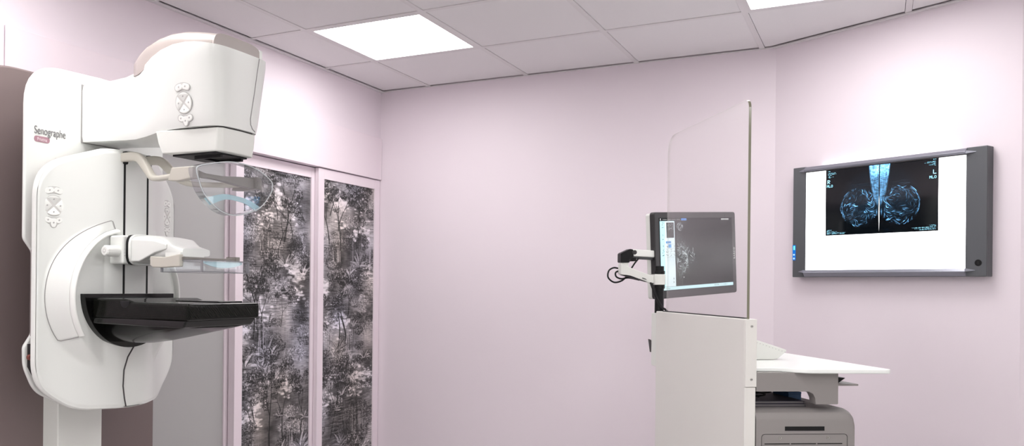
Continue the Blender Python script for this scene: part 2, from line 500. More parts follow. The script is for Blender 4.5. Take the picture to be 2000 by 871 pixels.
    a = a*(1+.9*patch*(st-.5)+.5*(st2-.5)+.25*(vt-.5))
    a = a*(1-.6*patch*(st > .66))+.10*patch*(st < .26)
    a = np.clip(1.55*np.clip(a, 0, 1)**1.22, .006, .85)
    hue = vnoise(h, w, 70, 60, rng)[..., None]
    c0 = np.array([1.10, .97, .92]); c1 = np.array([.97, .95, 1.13])
    return np.clip(a[..., None]*(c0*(1-hue)+c1*hue), 0, 1)
M_toile = attr_mat('toile_fabric', 'paint', rough=.75)

def sliding_door(label, xf, th, y0, y1, z1, seed=None, stile=.052, stile1=None):
    t = thing('sliding_door', label, 'door', (xf-th/2, (y0+y1)/2, 0))
    s1 = stile1 or stile
    bm = bmesh.new()
    box(bm, xf-th, xf, y0, y0+stile, 0, z1); box(bm, xf-th, xf, y1-s1, y1, 0, z1)
    box(bm, xf-th, xf-.0005, y0+stile, y1-s1, z1-.055, z1); box(bm, xf-th, xf-.0005, y0+stile, y1-s1, 0, .07)
    obj('frame', bm, M_frame, t, True, bevel=.0015, seg=2)
    a, b, c, d = y0+stile, y1-s1, .07, z1-.055
    if seed is None:
        obj('panel', B(xf-th+.004, xf-.008, a, b, c, d), M_greydoor, t, True)
    else:
        obj('panel', B(xf-th+.004, xf-.0085, a, b, c, d), M_blackm, t, True)
        w = int((b-a)/.0026); h = int((d-c)/.0026)
        L = t.location; k = xf-.0078
        sheet('fabric', toile(w, h, seed), lambda u, v: (k-L.x, a+(b-a)*u-L.y, d+(c-d)*v), M_toile, t)
    return t
sliding_door('pink framed sliding door with grey tree-pattern fabric, touching the back wall corner', XL+.001, .025, 3.706, YB-.004, ZREC-.004, 21, .052, .055)
sliding_door('pink framed sliding door with grey tree-pattern fabric, left one beside the plain grey door', XL-.026, .038, 3.085, 3.735, ZREC-.004, 8, .055)
sliding_door('plain grey sliding door panel in a pink frame behind the imaging machine', XL-.071, .03, 2.47, 3.115, ZREC-.004, None, .05)

# ------------------------------------------------------------------ imaging machine
YC = 1.95
mm = thing('mammography_machine', 'white mammography machine on a mauve column, standing at the left wall', 'medical machine', (-2.45, YC, 0))
def mp(name, bm, m, parent=mm, **k): return obj(name, bm, m, parent, True, **k)
# column and lower slide cover
def sym(half):                                                                  # half outline (dy, z) on the left, top to bottom -> full outline (y, z)
    return [(YC-d, z) for d, z in half]+[(YC+d, z) for d, z in reversed(half)]
bm = bmesh.new()
prism(bm, round_poly([(YC-.39, 0, 0), (YC-.39, 2.027, .2), (YC+.39, 2.027, .2), (YC+.39, 0, 0)], 14), 'x', -2.605, -2.40)
mp('column', bm, M_mauve, bevel=.008)
mp('slide_cover', B(-2.405, -2.33, YC-.088, YC+.088, 0, 1.2), M_white2, bevel=.004)
mp('slide_gap', B(-2.404, -2.345, YC+.088, YC+.096, 0, 1.2), M_gap)
# tall back shell with its notch and lower flange
half = round_poly([(0, 2.02, 0), (.277, 2.012, .13), (.277, 1.482, .03), (.247, 1.445, .02), (.247, 1.197, .02), (.274, 1.160, .03), (.272, 1.10, .1), (.235, 1.02, .1), (.13, .968, .1), (0, .955, 0)], 8)
bm = bmesh.new(); prism(bm, sym(half), 'x', -2.264, -2.25)
bmesh.ops.remove_doubles(bm, verts=bm.verts[:], dist=1e-5)
back = mp('back_shell', bm, M_white, bevel=.0065, seg=4)
mp('back_core', B(-2.41, -2.262, YC-.09, YC+.09, 1.05, 1.90), M_core, back)
text_obj('lettering', 'Senographe', .0345, frame3((-2.2485-mm.location.x, 1.703-YC, 1.8005), (0, 1, -.0), (1, 0, 0)) @ Matrix.Diagonal((.69, 1, 1, 1)), M_txt, back, offset=-.0002, spacing=1.0)
bm = bmesh.new(); prism(bm, round_poly([(1.704, 1.7945, .009), (1.758, 1.7945, .009), (1.758, 1.7765, .009), (1.704, 1.7765, .009)], 6), 'x', -2.2502, -2.249)
badge = mp('badge', bm, M_pill, back)
text_obj('badge_lettering', 'Pristina', .0150, frame3((-2.2486-mm.location.x, 1.731-YC, 1.7800), (0, 1, 0), (1, 0, 0)) @ Matrix.Diagonal((.78, 1, 1, 1)), M_pilltxt, badge, align='CENTER')
rc_ = [(.262, 1.168), (.262, 1.10), (.222, 1.03), (.125, .982), (0, .97)]
bm = bmesh.new(); prism(bm, [(YC-d, z) for d, z in rc_]+[(YC+d, z) for d, z in reversed(rc_)], 'x', -2.252, -2.2488); mp('flange_recess_shade', bm, M_gap, back)  # flat dark plate painting the shade inside the flange recess
# hub between the shells
bm = bmesh.new(); prism(bm, sym([(0, 1.755), (.17, 1.735), (.235, 1.68), (.25, 1.58), (.25, 1.18), (.2, 1.05), (.1, .985), (0, .975)]), 'x', -2.255, -2.205)
mp('hub', bm, M_core)
bm = bmesh.new(); cyl(bm, (YC-.258, 1.128), .009, -2.249, -2.236, 'x', 20)
mp('emergency_button', bm, M_red, bevel=.003)

# front shell, convex
def sstep(a, b, x):
    t = min(1, max(0, (x-a)/(b-a))); return t*t*(3-2*t)
RC = (1.943, 1.31)
def shell_x(y, z):
    base = -2.193+.098*(1-sstep(.035, .27, abs(y-YC)))
    r = math.hypot(y-RC[0], z-RC[1])
    disc = -2.113*(1-sstep(.214, .252, r))+base*sstep(.214, .252, r)
    if r < .252: base = max(base, disc)
    return base
half = round_poly([(0, 1.772, 0), (.10, 1.768, .05), (.279, 1.70, .17), (.279, 1.35, 0), (.279, 1.05, .20), (.17, .965, .12), (0, .958, 0)], 14)
outl = sym(half); cz = 1.36
# resample outline evenly
pts = [Vector(p) for p in outl]; pts.append(pts[0]); acc = [0]
for a, b in zip(pts, pts[1:]): acc.append(acc[-1]+(b-a).length)
N = 220; ev = []
for k in range(N):
    s = acc[-1]*k/N; i = max(q for q in range(len(acc)-1) if acc[q] <= s)
    t = (s-acc[i])/max(1e-9, acc[i+1]-acc[i]); ev.append(pts[i].lerp(pts[i+1], t))
bm = bmesh.new(); rings = []
cen = Vector((YC, cz))
for t in [.02]+[i/100 for i in range(4, 100)]+[.985, .995]:
    rr = []
    for p in ev:
        q = cen.lerp(p, t); x = shell_x(q.x, q.y)
        if t > .975: x -= .0025
        if t > .99: x -= .005
        rr.append((x, q.x, q.y))
    rings.append(rr)
rings.append([(shell_x(*p)-.012, p.x, p.y) for p in ev])
rings.append([(shell_x(*p)-.020, p.x, p.y) for p in ev])
rings.append([(-2.215, *cen.lerp(p, .985)) for p in ev])
R = loft(bm, rings, cap=True)
shell = mp('front_shell', bm, M_white, sharp=60)
# surface-following helpers for the shell
def on(y, z, d=0): return (shell_x(y, z)+d, y, z)
def polar(r, a): return RC[0]+r*math.cos(a), RC[1]+r*math.sin(a)
def sector(r0, r1, a0, a1, d, nr=8, na=40, fn=None):
    bm = bmesh.new(); top = []; 
    for i in range(nr+1):
        row = []
        for j in range(na+1):
            r = r0+(r1-r0)*i/nr; a = a0+(a1-a0)*j/na
            y, z = polar(r, a); row.append(bm.verts.new(on(y, z, d(i/nr, j/na) if callable(d) else d)))
        top.append(row)
    for i in range(nr):
        for j in range(na): bm.faces.new((top[i][j], top[i+1][j], top[i+1][j+1], top[i][j+1]))
    e = bmesh.ops.extrude_face_region(bm, geom=bm.faces[:])
    bmesh.ops.translate(bm, vec=(-.012, 0, 0), verts=[v for v in e['geom'] if isinstance(v, bmesh.types.BMVert)])
    return bm
D2 = math.radians
mp('arc_panel', sector(.2195, .246, D2(108), D2(212), lambda u, v: .0035, nr=14, na=60), M_white, shell)
bm = bmesh.new()
path = [on(*polar(.247, D2(108+104*k/60)), .003) for k in range(61)]
path = [on(*polar(.2195+.0275*k/8, D2(107)), .0035) for k in range(8)]+path+[on(*polar(.247-.0275*k/8, D2(213)), .0035) for k in range(1, 9)]
tube(bm, path, .0011, 6); mp('arc_seam', bm, M_gap2, shell)
# raised glossy arc lips left and right of the hub disc
for nm, a0, a1 in (('arc_lip', 106, 213), ('arc_lip', -36, 66)):
    mp(nm, sector(.204, .2185, D2(a0), D2(a1), lambda u, v: .014*max(0, math.sin(PI*u))**.5+.003, nr=10, na=60), M_key, shell)
# centre seam below the table and rail slots
bm = bmesh.new()
tube(bm, [on(y, z, .001) for y, z in ((1.955, 1.153), (1.93, 1.12), (1.915, 1.08), (1.912, 1.03), (1.918, .99), (1.924, .966))], .0022, 6)
mp('lower_seam', bm, M_gap, shell)
for y in (1.911, 2.008):
    bm = bmesh.new()
    rr = []
    for z in [1.30+.02*k for k in range(24)]:
        x = shell_x(y, z); rr.append([(x-.012, y-.0036, z), (x+.0012, y-.0036, z), (x+.0012, y+.0036, z), (x-.012, y+.0036, z)])
    loft(bm, rr); mp('rail_slot', bm, M_blackm, shell)

# membrane control pads
def control_pad(M, parent, s=1.0, mirror=False):
    """M: x right, y up, z out of the surface"""
    loc = wm(parent).inverted() @ M
    def P(u, v, w): return loc @ Vector((u*s, v*s, w*s))
    def plate(outline, w0, w1):
        bm = bmesh.new(); loft(bm, [[P(u, v, w0) for u, v in outline], [P(u, v, w1) for u, v in outline]]); return bm
    def arcpill(r0, r1, a0, a1, cv, n=12):
        A = [(r1*math.cos(D2(a0+(a1-a0)*k/n)), cv+r1*math.sin(D2(a0+(a1-a0)*k/n))) for k in range(n+1)]
        Bq = [(r0*math.cos(D2(a1+(a0-a1)*k/n)), cv+r0*math.sin(D2(a1+(a0-a1)*k/n))) for k in range(n+1)]
        return A+Bq
    def capsule(rm, hw, a0, a1, n=12):
        A = [((rm+hw)*math.cos(D2(a0+(a1-a0)*k/n)), (rm+hw)*math.sin(D2(a0+(a1-a0)*k/n))) for k in range(n+1)]
        def cap_(a, f0, off=0):
            c = (rm*math.cos(D2(a)), rm*math.sin(D2(a)))
            return [(c[0]+hw*math.cos(D2(a+off+f0*t)), c[1]+hw*math.sin(D2(a+off+f0*t))) for t in (30, 60, 90, 120, 150)]
        sg = 1 if a1 > a0 else -1
        Bq = [((rm-hw)*math.cos(D2(a1+(a0-a1)*k/n)), (rm-hw)*math.sin(D2(a1+(a0-a1)*k/n))) for k in range(n+1)]
        return A+cap_(a1, sg)+Bq+cap_(a0, sg, 180)
    def ell(cu, cv, ru, rv, n=40): return [(cu+ru*math.cos(2*PI*k/n), cv+rv*math.sin(2*PI*k/n)) for k in range(n)]
    bm = bmesh.new()
    for grow, w1 in ((0, .0007), (.0011, .0003)):  # the wider, lower outline is painted as dark shading at the recess edge
        if grow: n_in = len(bm.faces)
        for ol in (ell(0, 0, .0305+grow, .0305+grow), capsule(.0468, .0095+grow, 66, 114), capsule(.0462, .0092+grow, 246, 294), ell(0, -.054, .010+grow, .012+grow, 24)):
            loft(bm, [[P(u, v, -.004) for u, v in ol], [P(u, v, w1) for u, v in ol]])
    pad = obj('control_pad', bm, M_keyline, parent); pad.data.materials.append(M_icon_shade)
    for p in pad.data.polygons:
        if p.index >= n_in: p.material_index = 1
    bm = bmesh.new(); icons = []
    def key(ol, icon):
        c = (sum(p[0] for p in ol)/len(ol), sum(p[1] for p in ol)/len(ol))
        sh = [(c[0]+(p[0]-c[0])*.94, c[1]+(p[1]-c[1])*.94) for p in ol]
        loft(bm, [[P(u, v, .0) for u, v in ol], [P(u, v, .0010) for u, v in ol], [P(u, v, .0016) for u, v in sh]])
        icons.append(icon)
    for k in range(4):
        a0 = 45+90*k
        ol = [(.004*math.cos(D2(a0+45)), .004*math.sin(D2(a0+45)))]+[(.0288*math.cos(D2(a0+5+80*q/12)), .0288*math.sin(D2(a0+5+80*q/12))) for q in range(13)]
        key(ol, (.019*math.cos(D2(a0+45)), .019*math.sin(D2(a0+45))))
    key(capsule(.0468, .0083, 100, 113, 5), (-.012, .0455)); key(capsule(.0468, .0083, 67, 80, 5), (.012, .0455))
    key(capsule(.0462, .0078, 247, 253, 4), (-.016, -.043)); key(capsule(.0462, .0078, 287, 293, 4), (.016, -.043))
    key([(-.0075, -.039), (.0075, -.039), (.0085, -.055), (.004, -.0645), (-.004, -.0645), (-.0085, -.055)], (0, -.051))
    n0 = len(bm.faces)
    for i in icons:
        box(bm, -.0024*s, .0024*s, -.0020*s, .0020*s, .0012*s, .0019*s, loc @ Matrix.Translation((i[0]*s, i[1]*s, 0)) @ Matrix.Rotation(PI/4, 4, 'Z'))
    ks = obj('keys', bm, M_key, pad); ks.data.materials.append(M_icon_shade)
    for p in ks.data.polygons:
        if p.index >= n0: p.material_index = 1
    return pad
def shell_frame(y, z):
    e = .02
    du = Vector(on(y+e, z))-Vector(on(y-e, z)); dv = Vector(on(y, z+e))-Vector(on(y, z-e))
    n = du.cross(dv); n = n if n.x > 0 else -n
    return frame3(Vector(on(y, z, .0005)), du, n)
control_pad(shell_frame(1.723, 1.582), shell, 1.0)
control_pad(shell_frame(2.181, 1.583), shell, 1.0)

# arm and tube head
HX = [(-2.27, .075, 1.80, 1.98), (-2.20, .075, 1.798, 1.98), (-2.12, .076, 1.795, 1.981), (-2.05, .081, 1.791, 1.984), (-2.0, .089, 1.789, 1.991), (-1.95, .101, 1.793, 2.003),
      (-1.90, .115, 1.801, 2.018), (-1.85, .125, 1.804, 2.030), (-1.80, .129, 1.805, 2.039), (-1.75, .129, 1.806, 2.041), (-1.72, .126, 1.806, 2.039), (-1.70, .122, 1.806, 2.036),
      (-1.685, .115, 1.806, 2.033), (-1.675, .106, 1.806, 2.031), (-1.668, .094, 1.806, 2.030), (-1.663, .076, 1.806, 2.0295), (-1.660, .05, 1.806, 2.029), (-1.659, .025, 1.806, 2.0288)]
def hw_at(x):
    for a, b in zip(HX, HX[1:]):
        if a[0] <= x <= b[0]:
            t = (x-a[0])/(b[0]-a[0]); return a[1]+(b[1]-a[1])*t
    return HX[-1][1]
bm = bmesh.new(); rings = []
for x, w, zb, zt in HX:
    fr = sstep(-2.02, -1.85, x); c = .007
    wt = w*(1+.10*fr); wb = w*(1-.19*fr)
    lean = .012*sstep(-1.72, -1.66, x)                                          # the nose leans forward at the top
    ring = []
    nz = 10
    for sgn in (-1, 1):
        col = []
        for k in range(nz+1):
            t = k/nz; z = zb+(zt-zb)*t
            u = wb+(wt-wb)*t
            ed = min((z-zb), (zt-z))
            if ed < c: u -= c*.5*(1-math.sqrt(max(0, 1-(1-ed/c)**2)))
            col.append((x+lean*t, YC+sgn*u, z))
        ring += col if sgn < 0 else col[::-1]
    rings.append(ring)
loft(bm, rings)
head = mp('tube_arm', bm, M_white, sharp=50)
HL = Vector((-1.775, YC-hw_at(-1.775)*(.81+.29*.30), 1.873))
control_pad(frame3(HL+Vector((0, -.0012, 0)), (1, 0, 0), (0, -1, -.162)), head, 1.0)
bm = bmesh.new(); box(bm, -2.2495, -2.2465, YC-.0768, YC+.0768, 1.7975, 1.9825); mp('arm_seam', bm, M_gap2, head)
# rose top cover
SP = [(-2.015, .07, 1.98, 2.022), (-2.008, .088, 1.98, 2.036), (-1.98, .098, 1.98, 2.056), (-1.95, .103, 1.99, 2.072), (-1.90, .107, 1.99, 2.089), (-1.85, .108, 2.0, 2.096),
      (-1.80, .108, 2.0, 2.095), (-1.75, .108, 2.0, 2.088), (-1.70, .106, 2.0, 2.078), (-1.685, .104, 2.0, 2.073)]
bm = bmesh.new(); rings = []
for x, w, zb, zt in SP:
    r = []
    for k in range(25):
        a = PI-PI*k/24; u = math.cos(a); v = math.sin(a)
        r.append((x, YC+w*math.copysign(abs(u)**.45, u), zb+(zt-zb)*abs(v)**.35))
    rings.append(r)
loft(bm, rings); mp('top_cover', bm, M_mauveL, head, sharp=50)
bm = bmesh.new()
r = [(YC+.105*math.copysign(abs(math.cos(PI-PI*k/24))**.45, math.cos(PI-PI*k/24)), 2.0+.074*abs(math.sin(PI*k/24))**.35) for k in range(25)]
prism(bm, r, 'x', -1.6835, -1.676); mp('top_cover_end', bm, M_mauveL, head)
mp('top_cover_edge', B(-1.70, -1.6745, 2.046, 2.060, 2.0, 2.066), M_white, head, bevel=.003)
# seam of the nose cover
bm = bmesh.new()
def nose(y, z):
    dy = abs(y-YC); best = None
    for (x0, w0, _, _), (x1, w1, _, _) in zip(HX, HX[1:]):
        if x0 < -1.76: continue
        t = (z-1.806)/.225; k = .81+.29*t
        if min(w0, w1)*k <= dy <= max(w0, w1)*k: best = x0+(x1-x0)*(dy-w0*k)/((w1-w0)*k or 1)
    return ((best if best is not None else -1.659)+.012*(z-1.806)/.225+.0006, y, z)
tube(bm, [nose(y, z) for y, z in ((2.013, 2.028), (2.005, 1.98), (1.997, 1.92), (1.989, 1.87), (1.985, 1.843), (1.988, 1.827), (1.998, 1.816), (2.014, 1.810))], .0013, 6)
mp('nose_seam', bm, M_gap2, head)
# collimator box below the head
def trap(z, xb, xf, wb, wf, n=5):
    return [(xb, YC-wb, z), (xf-.012, YC-wf-.002, z), (xf, YC-wf+.012, z), (xf+.004, YC, z), (xf, YC+wf-.012, z), (xf-.012, YC+wf+.002, z), (xb, YC+wb, z)]
bm = bmesh.new(); loft(bm, [trap(1.8025, -1.897, -1.668, .106, .081), trap(1.765, -1.888, -1.670, .104, .080), trap(1.735, -1.875, -1.674, .100, .077)])
coll = mp('collimator', bm, M_white2, head, bevel=.004)
bm = bmesh.new(); loft(bm, [trap(1.810, -1.87, -1.673, .088, .076), trap(1.796, -1.87, -1.673, .088, .076)])
mp('collimator_seam', bm, M_gap, head)
bm = B(-1.86, -1.695, YC-.072, YC+.066, 1.730, 1.736); mp('beam_window', bm, M_blackm, coll)
bm = B(-1.80, -1.70, YC-.045, YC-.035, 1.722, 1.732); box(bm, -1.80, -1.70, YC+.045, YC+.055, 1.722, 1.732); box(bm, -1.79, -1.785, YC-.035, YC+.045, 1.724, 1.732)
mp('filter_rail', bm, M_blackm, coll)

# face guard on its fork
bm = bmesh.new()
fork = bmesh.new()
for s in (-1, 1):
    P = spline([(-2.10, YC+s*.045, 1.745), (-2.05, YC+s*.045, 1.745), (-2.02, YC+s*.047, 1.736), (-1.985, YC+s*.053, 1.704), (-1.955, YC+s*.063, 1.678), (-1.92, YC+s*.078, 1.667), (-1.86, YC+s*.10, 1.664), (-1.77, YC+s*.128, 1.662)], 5)
    rings = []
    for i, p in enumerate(P):
        t = (P[min(i+1, len(P)-1)]-P[max(i-1, 0)]).normalized(); sd = t.cross(Vector((0, 0, 1))).normalized(); up = sd.cross(t)
        f = i/(len(P)-1); hh = .0145-.0065*sstep(.3, .8, f); ww = .009+.004*f
        rings.append([p+sd*(ww*math.copysign(abs(math.cos(a))**.5, math.cos(a)))+up*(hh*math.copysign(abs(math.sin(a))**.5, math.sin(a))) for a in [2*PI*k/16 for k in range(16)]])
    loft(fork, rings)
guard = mp('guard_fork', fork, M_beige, mm)
for y in (1.911, 2.008): mp('fork_socket', B(-2.104, -2.084, y-.007, y+.007, 1.724, 1.765), M_blackm, guard, bevel=.005)
bm = bmesh.new()
prism(bm, [(-1.80, 1.646), (-1.785, 1.683), (-1.703, 1.683), (-1.703, 1.650), (-1.76, 1.644)], 'y', 1.797, 1.820)
mp('guard_bracket', bm, M_beige, guard, bevel=.003)
bm = bmesh.new()
prism(bm, [(-1.80, 1.646), (-1.785, 1.683), (-1.700, 1.683), (-1.700, 1.648), (-1.76, 1.644)], 'y', 2.070, 2.094)
box(bm, -1.6995, -1.698, 2.073, 2.089, 1.655, 1.672)
mp('guard_bracket', bm, M_taupe, guard, bevel=.002)
bm = bmesh.new(); rings = []
for k in range(13):
    t = k/12; y = 1.815+.26*t; h = .006+.009*sstep(.35, .9, t)+.008*(1-sstep(0, .15, t))
    rings.append([(-1.735, y, 1.664-h), (-1.712, y, 1.664-h), (-1.712, y, 1.664+h), (-1.735, y, 1.664+h)])
loft(bm, rings); mp('guard_crossbar', bm, M_taupe, guard)
dpts = [(-.174, 1.660), (-.170, 1.678), (-.115, 1.694), (-.035, 1.709), (.035, 1.710), (.100, 1.699), (.156, 1.674), (.163, 1.657), (.156, 1.636), (.11, 1.590), (.04, 1.563), (-.03, 1.553), (-.095, 1.570), (-.148, 1.610)]
dl = spline([(0, YC+a, b) for a, b in dpts+dpts[:1]], 6)[:-1]
def dring(x, k): return [(x, YC+(p.y-YC)*k, 1.64+(p.z-1.64)*k) for p in dl]
bm = bmesh.new()
loft(bm, [dring(-1.699, 1), dring(-1.672, 1), dring(-1.672, .955), dring(-1.699, .955), dring(-1.699, 1)], cap=False)
bmesh.ops.remove_doubles(bm, verts=bm.verts[:], dist=1e-6)
gr = mp('guard_rim', bm, M_cleare, guard)
bm = bmesh.new(); q = dring(-1.672, .985); tube(bm, q+q[:2], .0017, 8); mp('guard_edge_highlight', bm, M_edge_highlight, guard)  # whitish tube painting the highlight along the rim
bm = bmesh.new(); loft(bm, [dring(-1.676, .955), dring(-1.673, .955)]); mp('face_guard', bm, M_clear, guard)
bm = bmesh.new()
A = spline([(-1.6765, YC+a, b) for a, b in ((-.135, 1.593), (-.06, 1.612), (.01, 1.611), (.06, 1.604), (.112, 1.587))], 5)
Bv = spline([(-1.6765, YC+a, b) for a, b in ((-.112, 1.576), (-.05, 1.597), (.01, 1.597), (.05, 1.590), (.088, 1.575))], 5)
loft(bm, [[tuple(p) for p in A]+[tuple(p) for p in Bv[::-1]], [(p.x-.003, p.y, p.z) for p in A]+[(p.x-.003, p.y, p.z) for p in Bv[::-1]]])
mp('guard_reflection', bm, M_reflect, guard)  # light reflected in the guard, modelled as a pale blue strip

# compression carriage, knob, clamp and paddle
bm = B(-2.10, -2.040, 1.858, 2.045, 1.411, 1.499)
carr = mp('compression_carriage', bm, M_white, bevel=.006)
HS = [(-2.02, .080, 1.412, 1.499), (-2.00, .070, 1.416, 1.500), (-1.95, .068, 1.420, 1.498), (-1.90, .066, 1.426, 1.490), (-1.875, .064, 1.430, 1.470), (-1.85, .062, 1.434, 1.463), (-1.835, .058, 1.436, 1.459)]
bm = bmesh.new(); rings = []
for x, w, zb, zt in HS:
    c = (zb+zt)/2; h = (zt-zb)/2
    rings.append([(x, 1.955+w*math.copysign(abs(math.cos(a))**.35, math.cos(a)), c+h*math.copysign(abs(math.sin(a))**.45, math.sin(a))) for a in [2*PI*k/32 for k in range(32)]])
loft(bm, rings); mp('carriage_housing', bm, M_white, carr, sharp=40)
# the side cheek towards the knob
bm = bmesh.new(); rings = []
for x, y, zb, zt in ((-2.035, 1.872, 1.418, 1.494), (-1.985, 1.868, 1.418, 1.494), (-1.93, 1.876, 1.444, 1.490), (-1.89, 1.888, 1.456, 1.478)):
    rings.append([(x, y, zb), (x, y, zt-.008), (x, y+.012, zt), (x, 1.95, zt), (x, 1.95, zb)])
loft(bm, rings); mp('carriage_cheek', bm, M_white, carr, bevel=.004)
bm = bmesh.new(); prism(bm, round_poly([(1.868, 1.408, .03), (1.868, 1.502, .03), (2.04, 1.502, .02), (2.04, 1.408, .02)], 8), 'x', -2.042, -2.030); mp('swivel_gap', bm, M_blackm, carr)
bm = bmesh.new(); prism(bm, round_poly([(1.866, 1.407, .035), (1.866, 1.503, .035), (2.042, 1.503, .02), (2.042, 1.407, .02)], 8), 'x', -2.0295, -2.018); mp('swivel_collar', bm, M_white, carr, bevel=.003)
kr = []
KX, KZ = -2.066, 1.450
for y, r in ((1.809, .013), (1.813, .0165), (1.835, .0172), (1.852, .018), (1.860, .018)):
    q = lambda k: r-(.0016 if k % 6 == 0 and 1.81 < y < 1.85 else 0)
    kr.append([(KX+q(k)*math.cos(2*PI*k/36), y, KZ+q(k)*math.sin(2*PI*k/36)) for k in range(36)])
bm = bmesh.new(); loft(bm, kr); knob = mp('adjust_knob', bm, M_key, carr)
bm = bmesh.new(); cyl(bm, (KX, KZ), .0065, 1.8086, 1.8094, 'y', 20); mp('knob_mark', bm, M_keyline, knob)
bm = bmesh.new(); cyl(bm, (KX, KZ), .0038, 1.8082, 1.8088, 'y', 16); mp('knob_mark', bm, M_key, knob)
bm = B(-2.0395, -2.0392, 1.8595, 1.868, 1.4445, 1.4455); box(bm, -2.0395, -2.0392, 1.861, 1.866, 1.436, 1.437); box(bm, -2.0395, -2.0392, 1.863, 1.864, 1.434, 1.439); box(bm, -2.0395, -2.0392, 1.862, 1.865, 1.456, 1.457); mp('plus_minus_marks', bm, M_icon_shade, carr)
bm = B(-1.99, -1.955, 1.8735, 1.8765, 1.477, 1.4805); mp('release_tab', bm, M_keyline, carr)
# clamp
bm = bmesh.new()
prism(bm, [(-1.905, 1.406), (-1.905, 1.433), (-1.85, 1.430), (-1.80, 1.437), (-1.788, 1.438), (-1.788, 1.402), (-1.86, 1.399), (-1.893, 1.400)], 'y', 1.835, 1.852)
clamp = mp('paddle_clamp', bm, M_beige, carr, bevel=.003)
bm = bmesh.new(); rings = []
for k in range(9):
    y = 1.845+.24*k/8; e = sstep(.75, 1, k/8)
    rings.append([(-1.80, y, 1.424-.004*e), (-1.782, y, 1.424-.004*e), (-1.782, y, 1.430+.006*e), (-1.80, y, 1.430+.006*e)])
loft(bm, rings); box(bm, -1.82, -1.78, 2.070, 2.088, 1.41, 1.437)
mp('clamp_bar', bm, M_taupe, clamp)
bm = bmesh.new(); box(bm, -1.86, -1.80, 1.852, 1.95, 1.432, 1.444); mp('clamp_neck', bm, M_white, clamp)
# clear open-topped paddle
x0, x1, y0, y1, z0, z1 = -1.873, -1.712, 1.846, 2.054, 1.386, 1.422
bm = bmesh.new(); t = .0025
ol = round_poly([(x0, y0, .006), (x1, y0, .008), (x1, y1, .008), (x0, y1, .006)], 4)
il = round_poly([(x0+t, y0+t, .005), (x1-t, y0+t, .006), (x1-t, y1-t, .006), (x0+t, y1-t, .005)], 4)
loft(bm, [[(*p, z0) for p in ol], [(*p, z1) for p in ol], [(*p, z1) for p in il], [(*p, z0+t) for p in il]], cap=False)
bm.verts.ensure_lookup_table(); n = len(ol)
bm.faces.new(bm.verts[0:n]); bm.faces.new(bm.verts[3*n:4*n])
pad = mp('compression_paddle', bm, M_clear, clamp)
bm = bmesh.new()
for zz in (z0, z1-.002):
    loft(bm, [[(p[0], p[1], zz-.0005) for p in ol], [(p[0], p[1], zz+.0018) for p in ol], [(p[0], p[1], zz+.0018) for p in il], [(p[0], p[1], zz-.0005) for p in il], [(p[0], p[1], zz-.0005) for p in ol]], cap=False)
for (cx, cy) in ((x1-.003, y0+.003), (x0+.003, y0+.003), (x1-.003, y1-.003)): box(bm, cx-.003, cx+.003, cy-.003, cy+.003, z0, z1)
mp('paddle_edge', bm, M_padedge, pad)
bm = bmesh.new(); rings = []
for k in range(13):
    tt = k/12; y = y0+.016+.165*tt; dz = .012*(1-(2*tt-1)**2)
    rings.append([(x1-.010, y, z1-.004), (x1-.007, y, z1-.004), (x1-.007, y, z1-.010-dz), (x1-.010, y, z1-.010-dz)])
loft(bm, rings); mp('paddle_reflection', bm, M_reflect, pad)  # pale blue reflection in the paddle wall, built as a solid piece

# detector table
bm = bmesh.new()
hd = [(YC-.007-.180, 1.3195)]+[(YC-.007+.180*math.cos(PI+PI*k/40), 1.318+.168*math.sin(PI+PI*k/40)) for k in range(41)]+[(YC-.007+.180, 1.3195)]
prism(bm, hd, 'x', -2.13, -2.092)
tab = mp('detector_table', bm, M_black, mm, bevel=.004)
bm = bmesh.new()
prism(bm, [(-2.095, 1.246), (-2.095, 1.3065), (-1.96, 1.3065), (-1.925, 1.2975), (-1.709, 1.2965), (-1.709, 1.2475)], 'y', YC-.160, YC+.152)
mp('detector_slab', bm, M_carbon, tab, bevel=.010, seg=4)
bm = B(-2.0, -1.76, YC+.02, YC+.13, 1.2965, 1.3005); mp('table_pad', bm, M_black, tab, bevel=.002)
bm = bmesh.new(); loft(bm, [[(-2.095, YC-.158, 1.230), (-1.735, YC-.150, 1.2265), (-1.735, YC+.142, 1.2265), (-2.095, YC+.150, 1.230)], [(-2.095, YC-.160, 1.250), (-1.72, YC-.156, 1.248), (-1.72, YC+.148, 1.248), (-2.095, YC+.152, 1.250)]])
mp('table_tray', bm, M_black, tab, bevel=.005)
bm = bmesh.new(); rings = []
for x, w, zb in ((-2.10, .110, 1.172), (-2.05, .110, 1.166), (-2.0, .114, 1.168), (-1.95, .122, 1.175), (-1.90, .130, 1.185), (-1.85, .142, 1.196), (-1.80, .139, 1.207), (-1.76, .136, 1.217), (-1.74, .13, 1.224)):
    rings.append([(x, YC-.004+w*math.copysign(abs(math.cos(a))**.8, math.cos(a)), 1.229-(1.229-zb)*abs(math.sin(a))**.85) for a in [PI*k/28 for k in range(29)]])
loft(bm, rings); hull = mp('table_hull', bm, M_hull, tab, sharp=50)
bm = bmesh.new(); prism(bm, [(-1.957+.019*math.cos(PI+PI*k/20), 1.300+.020*math.sin(PI+PI*k/20)) for k in range(21)], 'y', YC-.1604, YC-.1575); mp('thumb_notch', bm, M_blackm, tab)

